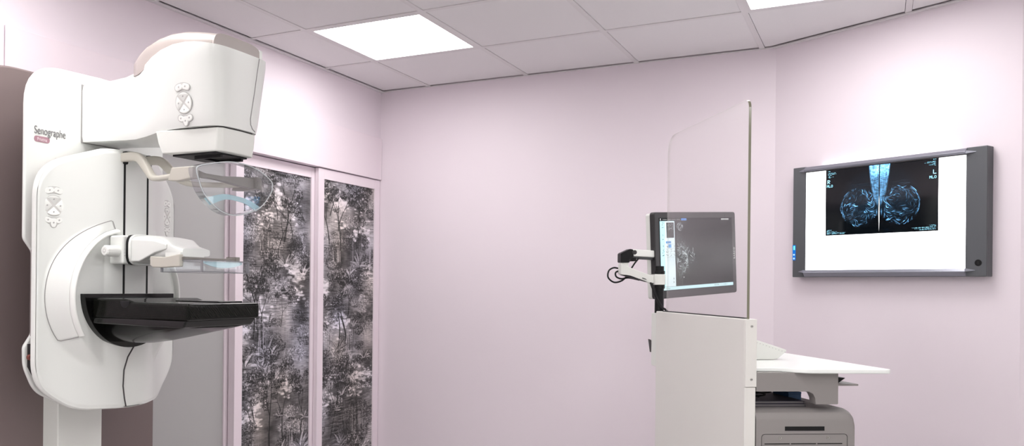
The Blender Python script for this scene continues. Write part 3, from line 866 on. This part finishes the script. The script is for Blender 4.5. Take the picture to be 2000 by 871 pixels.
# ------------------------------------------------------------------ operator console (local frame: x right, y away from the camera)
TH = .5692
con = thing('operator_console', 'white and grey operator console with a tall clear glass shield and white desk', 'console', (-.343, 2.647, 0), (0, 0, TH))
def cp(name, bm, m, parent=con, **k): return obj(name, bm, m, parent, **k)
sh = cp('shield_panel', B(-.006, .0285, .004, .755, .04, 1.2655), M_cons, bevel=.004)
cp('edge_strip', B(-.0055, .0285, -.003, .004, 1.066, 1.2645), M_cons, sh, bevel=.0012)
cp('edge_strip', B(-.0085, .0255, -.003, .004, .04, 1.0645), M_cons, sh, bevel=.0012)
for z in (1.244, 1.088):
    bm = bmesh.new(); cyl(bm, (.0125, z), .0042, -.0045, -.0028, 'y', 18); s_ = cp('screw', bm, M_screw, sh, bevel=.0006)
    cp('screw_slot', B(.0095, .0155, -.0048, -.0042, z-.0006, z+.0006), M_gap, s_)
cp('gasket', B(.0, .012, .02, .70, 1.264, 1.2685), M_blackm, sh)
# glass shield, top corners rounded
gl = round_poly([(.006, 1.262, 0), (.006, 1.914, .028), (.664, 1.914, .075), (.664, 1.262, 0)], 10)
bm = bmesh.new(); prism(bm, gl, 'x', .001, .009)
gs = cp('glass_shield', bm, M_glass, con, sharp=30)
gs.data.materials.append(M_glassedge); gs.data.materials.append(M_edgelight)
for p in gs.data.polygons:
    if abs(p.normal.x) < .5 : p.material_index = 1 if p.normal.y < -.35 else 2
# far end cover at the pole
bm = bmesh.new(); prism(bm, round_poly([(-.006, .752, .004), (-.008, .81, .02), (.06, .83, .02), (.06, .752, .004)], 5), 'z', 1.055, 1.258)
ec = cp('end_cover', bm, M_white2, con, bevel=.006)
bm = bmesh.new(); prism(bm, [(-.013, 1.155), (-.005, 1.15), (-.003, 1.11), (-.006, 1.105)][::-1], 'y', .80, .82)
cp('cable_hook', bm, M_gap, ec)
# desk
bm = bmesh.new()
prism(bm, round_poly([(.03, .025, 0), (.11, .025, .05), (.17, -.025, .06), (.432, -.028, .018), (.425, .70, .03), (.03, .70, 0)], 8), 'z', 1.108, 1.1205)
desk = cp('desk_top', bm, M_desk, con, bevel=.003)
# apron frame with a cut-out
bm = bmesh.new()
prism(bm, round_poly([(.029, 1.108, 0), (.281, 1.108, 0), (.2815, 1.0145, .004), (.212, 1.0145, .002), (.210, 1.032, 0), (.203, 1.046, .006), (.188, 1.0525, .006), (.029, 1.0525, 0)], 5), 'y', .0, .035)
apr = cp('desk_apron', bm, M_grey, con, bevel=.001)
cp('apron_side', B(.262, .281, .035, .50, 1.058, 1.108), M_grey, apr)
cp('apron_back', B(.029, .20, .44, .46, 1.002, 1.108), M_gap, apr)
# pull-out shelf
cp('side_shelf', B(.281, .430, .14, .40, 1.0525, 1.0585), M_grey2, con, bevel=.002)
# lower cabinet
bm = bmesh.new(); rings = []
def cabring(dx, y, ztop, rad):
    return [(p[0], y, p[1]) for p in round_poly([(.030, .06, 0), (.338-dx, .06, .004), (.338-dx, ztop, rad), (.030, ztop, 0)], 8)]
for y, dz, dx in ((0, .034, .006), (.003, .022, .003), (.010, .011, .001), (.022, .004, 0), (.04, 0, 0)):
    rings.append(cabring(dx, y, 1.0-dz, .035))
rings.append(cabring(0, .46, 1.0, .035))
loft(bm, rings); cab = cp('cabinet', bm, M_grey, con, sharp=25)
cp('cabinet_slot', B(.118, .239, -.0012, .004, .937, .9495), M_blackm, cab)
bm = bmesh.new()
po = round_poly([(.046, .45, .01), (.046, .9275, .012), (.311, .9275, .012), (.311, .45, .01)], 6)
pi_ = round_poly([(.0474, .4514, .01), (.0474, .9261, .011), (.3096, .9261, .011), (.3096, .4514, .01)], 6)
cyl_ = loft(bm, [[(p[0], -.0008, p[1]) for p in po], [(p[0], .002, p[1]) for p in po], [(p[0], .002, p[1]) for p in pi_], [(p[0], -.0008, p[1]) for p in pi_], [(p[0], -.0008, p[1]) for p in po]], cap=False)
cp('vent_outline', bm, M_gap, cab)
for r in range(10):
    for k in range(3):
        a = .056+k*.081+(.008 if r % 2 else 0)
        cp('vent_slot', B(a, a+.0765-(.008 if r % 2 else 0), -.001, .003, .8972-r*.009, .8998-r*.009), M_blackm, cab)
for x in (.103, .250):
    bm = bmesh.new(); cyl(bm, (x, .916), .0042, -.0016, .002, 'y', 16); q_ = cp('vent_screw', bm, M_screw, cab)
    cp('screw_slot', B(x-.0006, x+.0006, -.002, -.0014, .913, .919), M_gap, q_)
cp('plinth', B(.05, .32, .03, .44, 0, .06), M_gap, cab)
cp('shield_foot', B(-.02, .045, .02, .74, 0, .04), M_gap, sh)

def loc_world(p): return wm(con) @ Vector(p)
# things on the console
t = thing('keypad', 'white slanted keypad lying on the white console desk', 'keypad', loc_world((.13, .36, 1.1205)), (0, 0, TH))
bm = bmesh.new(); prism(bm, round_poly([(-.11, .001, .004), (.108, .001, .035), (.147, .032, .007), (-.11, .112, .01)], 6), 'y', -.07, .13)
kb = obj('body', bm, M_white2, t, bevel=.004)
bm = bmesh.new()
for k in range(22):
    f = k/21; box(bm, -.09+.225*f, -.087+.225*f, -.0712, -.0695, .0975-.0720*f, .0985-.0720*f)
obj('stitch_line', bm, M_gap2, t)
t = thing('tray_tablet', 'black tablet lying on the small shelf sticking out beside the desk', 'tablet', loc_world((.36, .25, 1.0585)), (0, 0, TH))
bm = bmesh.new(); prism(bm, [(-.09, 0), (.022, 0), (.045, .016), (.012, .018), (-.09, .020)], 'y', -.08, .08)
obj('body', bm, M_blackm, t, bevel=.0015)
obj('edge_strip', B(-.09, .02, -.081, -.079, .001, .004), M_gap, t)
# under the desk
for q, (z, w) in enumerate(((1.0, .19), (1.0085, .185))):
    bb = thing('binder', ('dark flat binder in the gap under the desk, the lower of two' if q == 0 else 'dark flat binder in the gap under the desk, the upper of two'), 'binder', loc_world((.12, .22, z)), (0, 0, TH))
    obj('cover', B(-.085, w-.095, -.16, .16, 0, .0018), M_paper, bb)
    obj('pages', B(-.083, w-.098, -.157, .157, .0018, .0062), M_gap2, bb)
    obj('cover', B(-.085, w-.095, -.16, .16, .0062, .008), M_paper, bb)
bb = thing('card_box', 'small blue box in the gap under the desk', 'box', loc_world((.226, .20, 1.0005)), (0, 0, TH))
obj('body', B(-.02, .022, -.05, .05, 0, .026), M_bluebox, bb, bevel=.001); obj('lid', B(-.0205, .0225, -.0505, .0505, .026, .032), M_bluebox, bb, bevel=.001)
bm = bmesh.new()
tube(bm, [loc_world((.06+.035*math.cos(a)+.003*a, .12+.03*math.sin(a), 1.021+.0015*a)) for a in [k*.35 for k in range(40)]], .0025, 6)
o = obj('coiled_cable', bm, M_blackm); o['label'] = 'black cable coiled on the binders under the desk'; o['category'] = 'cable'

# ------------------------------------------------------------------ monitor arm and monitor
arm = thing('monitor_mount', 'white and black jointed monitor arm on a black pole behind the glass', 'monitor mount', loc_world((.0155, .78, 1.258)), (0, 0, TH))
LA = arm
def ap(name, bm, m, parent=arm, **k):
    me = bm
    bmesh.ops.translate(me, vec=(-.0155, -.78, -1.258), verts=me.verts[:])
    return obj(name, me, m, parent, **k)
bm = bmesh.new(); cyl(bm, (.0155, .78), .0172, 1.258, 1.438, 'z', 28); ap('pole', bm, M_blackm)
for za, zb in ((1.407, 1.420), (1.352, 1.366)):
    bm = bmesh.new(); cyl(bm, (.0155, .78), .0205, za, zb, 'z', 28); ap('pole_ring', bm, M_blackm, bevel=.002)
bm = bmesh.new(); prism(bm, round_poly([(-.012, .757, .006), (.037, .757, .02), (.037, .803, .02), (-.012, .803, .006)], 6), 'z', 1.366, 1.4065); ap('collar', bm, M_white2, bevel=.003)
# lower arm: from the collar up to the elbow
bm = bmesh.new(); rings = []
for x, zb, zt, w in ((.0, 1.370, 1.398, .016), (-.03, 1.374, 1.404, .016), (-.07, 1.388, 1.418, .016), (-.105, 1.400, 1.431, .017), (-.118, 1.402, 1.436, .018), (-.139, 1.404, 1.447, .018), (-.143, 1.408, 1.446, .016)):
    rings.append([(x, .78-w, zb), (x, .78+w, zb), (x, .78+w, zt), (x, .78-w, zt)])
loft(bm, rings)
ob_low = ap('lower_arm', bm, M_white2, bevel=.005)
bm = bmesh.new(); cyl(bm, (-.125, .78), .018, 1.430, 1.450, 'z', 24); ap('elbow_seat', bm, M_white2, ob_low, bevel=.003)
bm = bmesh.new(); prism(bm, [(-.045, 1.3885), (-.058, 1.393), (-.058, 1.390), (-.04, 1.3845)], 'y', .7625, .766); ap('arm_slot', bm, M_blackm, ob_low)
bm = bmesh.new(); loft(bm, [[(x, .765, z), (x, .795, z), (x, .795, z+.004), (x, .765, z+.004)] for x, z in ((.0, 1.367), (-.07, 1.385), (-.135, 1.402))]); ap('arm_underside', bm, M_blackm, ob_low)
# elbow block
bm = bmesh.new(); prism(bm, round_poly([(-.144, 1.450, .004), (-.144, 1.485, .008), (-.108, 1.502, .008), (-.094, 1.500, .01), (-.094, 1.468, .01), (-.109, 1.462, .004), (-.109, 1.450, .003)], 5), 'y', .758, .802)
el = ap('elbow', bm, M_blackm, bevel=.004)
bm = bmesh.new(); cyl(bm, (-.091, 1.489), .0085, .755, .758, 'y', 20); ap('hinge_cap', bm, M_bezel, el)
# upper arm towards the back of the monitor
e0 = Vector((-.10, .785, 0)); e1 = Vector((.205, 1.03, 0)); dd = (e1-e0).normalized(); nn = Vector((-dd.y, dd.x, 0))
bm = bmesh.new(); rings = []
for s in (0, .01, .05, .2, .36):
    p = e0+dd*s; z0_, z1_ = (1.474, 1.502) if s > 0 else (1.478, 1.498)
    rings.append([tuple(p-nn*.014)[:2]+(z0_,), tuple(p+nn*.014)[:2]+(z0_,), tuple(p+nn*.014)[:2]+(z1_,), tuple(p-nn*.014)[:2]+(z1_,)])
loft(bm, rings); ua = ap('upper_arm', bm, M_white2, bevel=.004)
bm = bmesh.new(); rings = []
for s in (.0, .30):
    p = e0+dd*s; rings.append([tuple(p-nn*.012)[:2]+(1.465,), tuple(p+nn*.012)[:2]+(1.465,), tuple(p+nn*.012)[:2]+(1.475,), tuple(p-nn*.012)[:2]+(1.475,)])
loft(bm, rings); ap('arm_underside', bm, M_blackm, ua)
bm = bmesh.new(); prism(bm, [(-.102, 1.468), (-.082, 1.470), (-.078, 1.456), (-.098, 1.455)], 'y', .77, .795); ap('tension_block', bm, M_blackm, el)
# cables belong to the arm
c1 = spline([(-.06, .80, 1.468), (-.075, .80, 1.450), (-.095, .80, 1.420), (-.12, .80, 1.385), (-.155, .80, 1.374), (-.18, .80, 1.392), (-.178, .80, 1.418), (-.16, .80, 1.430), (-.14, .80, 1.428)], 8)
c2 = spline([(-.135, .795, 1.420), (-.152, .795, 1.412), (-.150, .795, 1.396), (-.13, .795, 1.388), (-.10, .795, 1.392), (-.06, .79, 1.384)], 8)
c3 = spline([(-.025, .765, 1.374), (-.02, .755, 1.352), (-.008, .752, 1.320), (.01, .752, 1.285), (.030, .752, 1.272), (.036, .762, 1.2585)], 8)
c4 = spline([(-.02, .768, 1.374), (-.012, .756, 1.345), (.0, .7535, 1.312), (.02, .753, 1.278), (.040, .758, 1.266), (.044, .766, 1.2585)], 8)
for c, r in ((c1, .0032), (c2, .0032), (c3, .0036), (c4, .003)):
    bm = bmesh.new(); tube(bm, c, r, 8); ap('cable', bm, M_blackm)

def monitor_picture(w, h):
    rng = np.random.default_rng(3); rnd = random.Random(5)
    a = np.zeros((h, w, 3)); a[:] = (.014, .014, .016)
    x = lambda f: int(f*w); y = lambda f: int(f*h)
    a[:y(.04), :] = (.006, .007, .009)                                           # menu bar
    for k in range(28): a[y(.014):y(.027), x(.035+.0085*k):x(.035+.0085*k+.005)] = .30 if k % 7 else .01
    a[y(.004):y(.034), x(.285):x(.358)] = (.10, .25, .62)
    a[y(.012):y(.032), x(.845):x(.955)] = .62
    for k in range(4): a[y(.012):y(.032), x(.868+.024*k):x(.872+.024*k)] = .05
    a[y(.004):y(.03), x(.008):x(.018)] = .6
    # tool column
    cyan = np.array((.52, .86, .96)); pale = np.array((.74, .86, .92))
    for r in range(y(.04), y(.95)):
        a[r, :x(.195)] = cyan
        a[r, x(.065):x(.195)] = pale if r > y(.27) else cyan*.95
    a[y(.045):y(.30), x(.072):x(.195)] = pale
    a[y(.06):y(.275), x(.088):x(.186)] = (.035, .036, .038)                      # thumbnail
    C = Canvas(w, h, 0)
    for _ in range(60): C.dab(x(rnd.uniform(.10, .18)), y(rnd.uniform(.075, .16)), rnd.uniform(.7, 1.6), v=rnd.uniform(.05, .2), al=.7)
    for r0, r1, c0, c1 in ((.322, .352, .075, .142),): a[y(r0):y(r1), x(c0):x(c1)] = (.12, .30, .62)
    a[y(.365):y(.412), x(.105):x(.145)] = (.12, .36, .72)
    for row, n in ((.39, 4), (.44, 4), (.475, 4), (.515, 4), (.06, 1), (.09, 1), (.12, 1), (.23, 1), (.29, 1)):
        for k in range(n):
            if row == .39 and k == 2: continue
            cx = .035+.05*k if n > 1 else .035
            for q in range(4):
                xx = x(cx)+rnd.randint(-4, 3); yy = y(row)+rnd.randint(-4, 3)
                a[yy:yy+2, xx:xx+rnd.choice([2, 3, 5])] = rnd.choice([.04, .08, .2])
    for zz in (.36, .42, .46, .497, .54): a[y(zz):y(zz)+1, x(.065):x(.19)] = .45
    for row in (.83, .88):
        a[y(row):y(row)+7, x(.165):x(.165)+3] = .08; a[y(row-.015):y(row+.03), x(.15):x(.151)] = .4
    a[y(.955):, :] = (.60, .84, .90)
    for k in range(9): a[y(.968):y(.985), x(.73+.022*k):x(.738+.022*k)] = rnd.choice([.15, .3, .55])
    for k in range(7): a[y(.972):y(.985), x(.03+.013*k):x(.037+.013*k)] = .35
    a[y(.04):y(.045), x(.195):] = .10
    # tissue on the dark area
    n1 = vnoise(h, w, 26, 22, rng); n2 = vnoise(h, w, 9, 9, rng)
    for n in range(620):
        t = rnd.gauss(.53, .17); px, py = x(.215+abs(rnd.gauss(.075, .06))*math.exp(-((t-.55)/.34)**2)*1.3), y(t)
        if not (0 < py < h and 0 < px < w): continue
        bt = math.exp(-((t-.56)/.20)**2)*(1.3 if n2[int(py), int(px)] > .5 else .5); p = [(px, py)]
        for k in range(rnd.randint(3, 12)):
            q = p[-1]; aa = (n1[min(h-1, max(0, int(q[1]))), min(w-1, max(0, int(q[0])))]-.5)*5+1.2+(q[1]/h-.55)*2.5
            p.append((q[0]+2*math.cos(aa), q[1]+2*math.sin(aa)))
        C.stroke(p, rnd.choice([.45, .6, 1.0]), .4, rnd.choice([.05, .09, .16, .3])*bt+.015, rnd.uniform(.3, .7))
    for n in range(46):
        an = rnd.uniform(0, 2*PI); rq = rnd.uniform(.3, 1); p = []
        for q in range(8): p.append((x(.262+.042*rq*math.cos(an+q*.09)), y(.125+.062*rq*math.sin(an+q*.09))))
        C.stroke(p, 1.2, .6, rnd.uniform(.04, .16), .5)
    for (cx, cy) in ((.30, .83),): C.dab(x(cx), y(cy), 2, 3, v=.5, al=.8)
    m_ = np.zeros((h, w, 1)); m_[y(.05):y(.955), x(.198):] = 1
    m2 = np.zeros((h, w, 1)); m2[y(.06):y(.275), x(.088):x(.186)] = 1
    a += 5.5*np.maximum(m_, m2)*C.a[..., None]*np.array((.85, .95, 1))
    return np.clip(a, 0, 1)
fwv = Vector((-.4677, .8839, 0)); rv = Vector((.8839, .4677, 0))
wv = rv*.82+fwv*.572
mc = loc_world((.252, .992, 0)); mc.z = 1.496
HM, WM = .345, .518
rotz = math.atan2(wv.y, wv.x)
Mrot = Matrix.Rotation(rotz, 4, 'Z') @ Matrix.Rotation(math.radians(-3.4), 4, 'Y')
mon = thing('monitor', 'black landscape monitor showing a grey scan, mounted behind the glass shield', 'monitor', mc+Mrot @ Vector((0, 0, -HM/2)), Mrot.to_euler())
def rr(w, h, r): return round_poly([(-w/2, 0, r), (w/2, 0, r), (w/2, h, r), (-w/2, h, r)], 5)
bm = bmesh.new(); prism(bm, rr(WM, HM, .012), 'y', .0, .026); mb = obj('housing', bm, M_bezel, mon, bevel=.004)
bm = bmesh.new(); loft(bm, [[(p[0], .026, p[1]) for p in rr(WM-.004, HM-.004, .012)], [(p[0], .046, p[1]) for p in rr(WM-.004, HM-.004, .014)], [(p[0]*.9, .060, HM/2+(p[1]-HM/2)*.9) for p in rr(WM-.004, HM-.004, .014)]])
bk = obj('back_cover', bm, M_white2, mon, bevel=.003)
obj('mount_plate', B(-.05, .05, .058, .072, HM/2-.05, HM/2+.05), M_blackm, mon, bevel=.002)
sw, shh = WM-.056, HM-.058
obj('screen_recess', B(-sw/2-.002, sw/2+.002, -.0012, .004, .031, .031+shh+.004), M_blackm, mon)
pic = monitor_picture(430, 300)
M_screen = attr_mat('monitor_screen', 'screen', .95, .25)
sheet('screen', pic, lambda u, v: (-sw/2+sw*u, -.0016, .033+shh*(1-v)), M_screen, mon)
text_obj('maker_lettering', 'BARCO', .0135, frame3((WM/2-.010, -.0006, HM*.42), (0, 0, 1), (0, -1, 0)), mat('lettering_white', lin(225, 225, 225), .5), mb, spacing=1.15)
obj('bezel_mark', B(WM/2-.072, WM/2-.071, -.0006, .002, HM-.022, HM-.006), M_blackm, mb)

# ------------------------------------------------------------------ lightbox with two films on the slanted wall
AL = math.atan2(-.477, .879)
lb = thing('lightbox', 'large grey wall lightbox glowing white, hung on the slanted pink wall', 'lightbox', (CR.x, CR.y, 0), (0, 0, AL))
def lp(name, bm, m, parent=lb, **k): return obj(name, bm, m, parent, **k)
s0, s1, z0, z1 = .128, .938, 1.410, 1.908; F0 = -.05
a0, a1, b0, b1 = .192, .862, 1.439, 1.886
bm = bmesh.new(); box(bm, s0, s1, F0+.012, 0, z0, z1); lp('housing', bm, M_steel, bevel=.003)
bm = B(s0, a0, F0, F0+.014, z0, z1); lp('side_panel', bm, M_steel, bevel=.003)
sp = lp('side_panel', B(a1, s1, F0, F0+.014, z0, z1), M_steel, bevel=.003)
bm = bmesh.new(); prism(bm, [(-.052, z1-.002), (-.066, b1+.006), (-.062, b1-.002), (-.04, b1-.002), (-.04, z1-.002)], 'x', a0-.004, a1+.004)
rl = lp('film_rail', bm, M_rail, bevel=.0015)
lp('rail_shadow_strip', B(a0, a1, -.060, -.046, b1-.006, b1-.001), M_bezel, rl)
bm = bmesh.new(); prism(bm, [(-.052, z0+.002), (-.062, b0-.010), (-.055, b0+.002), (-.04, b0+.002), (-.04, z0+.002)], 'x', a0-.004, a1+.004)
lp('lower_rail', bm, M_rail, bevel=.0015)
lp('top_light_slot', B(a0+.05, a1-.05, -.016, -.008, z1-.001, z1+.0005), emission('slot_glow', (1, 1, 1, 1), 5), None or lb)
for x0_, x1_ in ((a0-.004, a0-.034), (a1+.004, a1+.036)):
    for zb in (b1-.002, b0-.010):
        bm = bmesh.new(); loft(bm, [[(x0_, F0-.0125, zb), (x0_, F0+.002, zb), (x0_, F0+.002, zb+.012), (x0_, F0-.0125, zb+.012)], [(x1_, F0-.0002, zb+.004), (x1_, F0+.002, zb+.004), (x1_, F0+.002, zb+.006), (x1_, F0-.0002, zb+.006)]])
        lp('rail_tip', bm, M_rail, rl)
lp('diffuser', B(a0, a1, F0+.002, F0+.012, b0, b1), M_box)
cpnl = lp('control_panel', B(s0+.001, s0+.016, F0-.0012, F0+.001, 1.487, 1.556), emission('blue_panel_glow', lin(30, 110, 200), .9))
lp('level_display', B(s0+.006, s0+.013, F0-.002, F0, 1.534, 1.552), emission('green_display_glow', lin(110, 255, 190), 1.3), cpnl)
for z in (1.512, 1.495):
    bm = bmesh.new(); cyl(bm, (s0+.0085, z), .0042, F0-.002, F0, 'y', 16); lp('control_key', bm, emission('key_glow', lin(190, 225, 250), .9), cpnl)
bm = bmesh.new(); cyl(bm, (.909, 1.4625), .0125, F0-.002, F0+.001, 'y', 28); kn = lp('power_switch', bm, M_blackm, bevel=.001)
for k in (-.004, 0, .004): lp('switch_mark', B(.906, .912, F0-.0026, F0-.0018, 1.462+k, 1.4628+k), M_gap, kn)

def film_picture(w, h, side):
    """transmittance of a developed film, chest wall on the right edge; mirrored for the other side"""
    rnd = random.Random(11 if side == 'R' else 23); rng = np.random.default_rng(4 if side == 'R' else 9)
    C = Canvas(w, h, .012)
    X, Y = np.meshgrid(np.linspace(0, 1, w), np.linspace(0, 1, h))
    asp = h/w
    cx, cy, R = .645, .60, .375
    wob = 1+.05*np.sin(3*np.arctan2(Y-cy, X-cx)+1)
    d = np.hypot(X-cx, (Y-cy)*asp*1.03)*wob
    C.a += .012*np.clip((R+.01-d)/.10, 0, 1)*(.4+1.2*vnoise(h, w, 30, 30, rng))+.010*np.clip((R+.12-np.hypot(X-cx-.12, (Y-cy+.10)*asp*.9))/.1, 0, 1)*(Y < .75)
    # muscle wedge along the chest wall
    edge = .80+.17*np.clip((Y-.12)/.48, 0, 1)**1.6+.015*np.sin(Y*9); k = np.clip((X-edge)/.03, 0, 1)*np.clip((.66-Y)/.14, 0, 1)
    tex = .8+.5*(vnoise(h, w, 22, 3, rng)-.5)+.6*(vnoise(h, w, 4, 9, rng)-.5)
    C.a += k*np.clip(tex, .2, 1.4)*(.20+.26*np.clip((.22-Y)/.15, 0, 1))
    C.a += .20*np.clip(1-np.abs(X-.965)/.02, 0, 1)*np.clip(1-np.abs(Y-.69)/.06, 0, 1)
    n1 = vnoise(h, w, 34, 34, rng); n2 = vnoise(h, w, 14, 14, rng)
    def flow(x, y):                                                              # strands sweep along the outline and gather outwards
        yi, xi = min(h-1, max(0, int(y))), min(w-1, max(0, int(x)))
        u, v = x/w-cx, (y/h-cy)*asp; r = math.hypot(u, v)/R
        tang = math.atan2(v, u)+PI/2; fan = math.atan2((y/h-.74)*asp, x/w-.22)
        tx, ty = math.cos(2*tang), math.sin(2*tang); fx, fy = math.cos(2*fan), math.sin(2*fan)
        q = min(1, max(0, (r-.35)/.5)); a = .5*math.atan2(ty*q+fy*(1-q), tx*q+fx*(1-q))
        return a+(n1[yi, xi]-.5)*2.6+(n2[yi, xi]-.5)*1.6
    def strand(x, y, L, r, v, al):
        p = [(x, y)]; a0 = flow(x, y)
        for q in range(int(L/2)):
            a = flow(*p[-1])
            if math.cos(a-a0) < 0: a += PI
            a0 = a; p.append((p[-1][0]+2*math.cos(a), p[-1][1]+2*math.sin(a)))
            if math.hypot(p[-1][0]/w-cx, (p[-1][1]/h-cy)*asp) > R*.95 or p[-1][0] > w*.95: break
        if len(p) > 2:
            n = len(p)//2
            C.stroke(p[:n][::-1], r, r*.3, v, al); C.stroke(p[n:], r, r*.3, v, al)
    for n in range(520):
        a = rnd.uniform(0, 2*PI); r = R*.92*math.sqrt(rnd.uniform(.01, 1))
        x, y = (cx+r*math.cos(a))*w, (cy+r*math.sin(a)/asp)*h
        if x > w*.92 or y < h*.30: continue
        f = 1.15 if (n2[int(y), int(x)] > .5) else .5
        strand(x, y, rnd.uniform(10, 46), rnd.uniform(.8, 2.2), rnd.uniform(.02, .08)*f, rnd.uniform(.35, .7))
    for n in range(270):
        a = rnd.uniform(0, 2*PI); r = R*.92*math.sqrt(rnd.uniform(.08, 1))
        x, y = (cx+r*math.cos(a))*w, (cy+r*math.sin(a)/asp)*h
        if x > w*.92 or y < h*.30: continue
        strand(x, y, rnd.uniform(10, 40), rnd.uniform(.8, 1.7), rnd.choice([.12, .2, .3, .45])*(1.2 if n1[int(y), int(x)] > .5 else .6), rnd.uniform(.4, .8))
    for n in range(14):                                                          # bright outer curve
        a = rnd.uniform(2.5, 3.9); r = R*rnd.uniform(.85, .95); p = []
        for q in range(rnd.randint(8, 20)): p.append(((cx+r*math.cos(a+q*.02))*w, (cy+r*math.sin(a+q*.02)/asp)*h))
        C.stroke(p, 1.6, .8, rnd.uniform(.15, .4), .6)
    for n in range(30):
        x = rnd.uniform(.45, .75); y = .26+rnd.uniform(0, .09); p = [(x*w, y*h)]
        for q in range(10): p.append((p[-1][0]+3, p[-1][1]-.6+q*.14))
        C.stroke(p, .9, .5, rnd.uniform(.04, .12), .5)
    a = C.a*(1+.35*(vnoise(h, w, 1.5, 1.5, rng)-.5))
    a[:, -int(.012*w):] = .004
    col = 1.7*a[..., None]*np.array([.55, .93, 1.25])+np.array([.011, .011, .0115])  # constant lift paints the hazy room reflection into the film
    if side == 'L': col = col[:, ::-1].copy()
    t = np.zeros((h, w))
    ink = lambda x0_, y0_, n, k: [t.__setitem__((slice(int(y0_*h), int(y0_*h)+3), slice(int(xx*w), int(xx*w)+rnd.choice([2, 3, 4]))), rnd.uniform(.3, .8)) for xx in [x0_+.014*q for q in range(n)] if rnd.random() < k]
    if side == 'R':
        glyphs(t, 'R', .035*w, .165*h, 3, .95, 3); glyphs(t, 'MLO', .025*w, .238*h, 2, .85, 2)
        for q, n in enumerate((3, 0, 11, 12, 5, 4, 8, 4)): ink(.045, .03+.0145*q, n, .9)
        for q, n in enumerate((7, 6, 14, 26, 24)): ink(.03, .915+.014*q, n, .92)
    else:
        glyphs(t, 'L', .91*w, .165*h, 3, .95, 3); glyphs(t, 'MLO', .85*w, .245*h, 2, .85, 2)
        for q, n in enumerate((3, 0, 10, 13, 5, 8, 3)): ink(.955-.014*n, .02+.0145*q, n, .9)
        for q, n in enumerate((8, 7, 28, 25, 20)): ink(.965-.014*n, .915+.014*q, n, .92)
    col = np.maximum(col, t[..., None]*np.array([.55, .85, .95]))
    return np.clip(col, 0, 1)
M_film = attr_mat('film_base', 'film')
for side, sa, sb, lean, lab in (('R', .2895, .5275, 0, 'dark x-ray film marked R, left of the pair hanging on the lightbox'),
                                ('L', .5276, .764, 0, 'dark x-ray film marked L, right of the pair hanging on the lightbox')):
    base = wm(lb) @ Vector(((sa+sb)/2, F0-.004, 1.592))
    f = thing('xray_film', lab, 'x-ray film', base, (0, 0, AL))
    wd = sb-sa
    ht = 1.8835-1.592
    im = film_picture(300, 372, side)
    # rounded lower corners and a curled, slightly leaning hang
    o = sheet('film_sheet', im, lambda u, v: (-wd/2+wd*u, 0, ht*(1-v)), M_film, f)
    for v in o.data.vertices:
        q = 1-v.co.z/ht; e = max(0, (v.co.x if side == 'R' else -v.co.x))/(wd/2)
        v.co.x += (-1 if side == 'R' else 1)*.0016*e*math.sin(PI*max(0, q-.42)/.58)**2
        v.co.y += -.0015*math.sin(PI*q)+.001
    so = o.modifiers.new('thick', 'SOLIDIFY'); so.thickness = .0003; so.use_rim = False

# ------------------------------------------------------------------ camera and colour
F, CX, CY, YAW, ROLL = 1663.2, 838.4, 557.9, -.4867, .0100
cam = bpy.data.cameras.new('camera'); co = bpy.data.objects.new('camera', cam); COL.objects.link(co)
cam.sensor_fit = 'HORIZONTAL'; cam.sensor_width = 36; cam.lens = F/2000*36
cam.shift_x = (1000-CX)/2000; cam.shift_y = (CY-435.5)/2000
cam.clip_start = .02
fw = Vector((math.sin(YAW), math.cos(YAW), 0)); r_ = Vector((math.cos(YAW), -math.sin(YAW), 0)); u_ = Vector((0, 0, 1))
r2 = r_*math.cos(ROLL)+u_*math.sin(ROLL); u2 = -r_*math.sin(ROLL)+u_*math.cos(ROLL)
co.matrix_world = Matrix(((r2.x, u2.x, -fw.x, 0), (r2.y, u2.y, -fw.y, 0), (r2.z, u2.z, -fw.z, 1.354), (0, 0, 0, 1)))
scene.camera = co
w = bpy.data.worlds.new('world'); scene.world = w; w.use_nodes = True
w.node_tree.nodes['Background'].inputs[0].default_value = (.5, .5, .5, 1); w.node_tree.nodes['Background'].inputs[1].default_value = .2
vs = scene.view_settings
vs.view_transform = 'Standard'; vs.look = 'None'; vs.gamma = 1; vs.exposure = 0.52; vs.use_curve_mapping = False
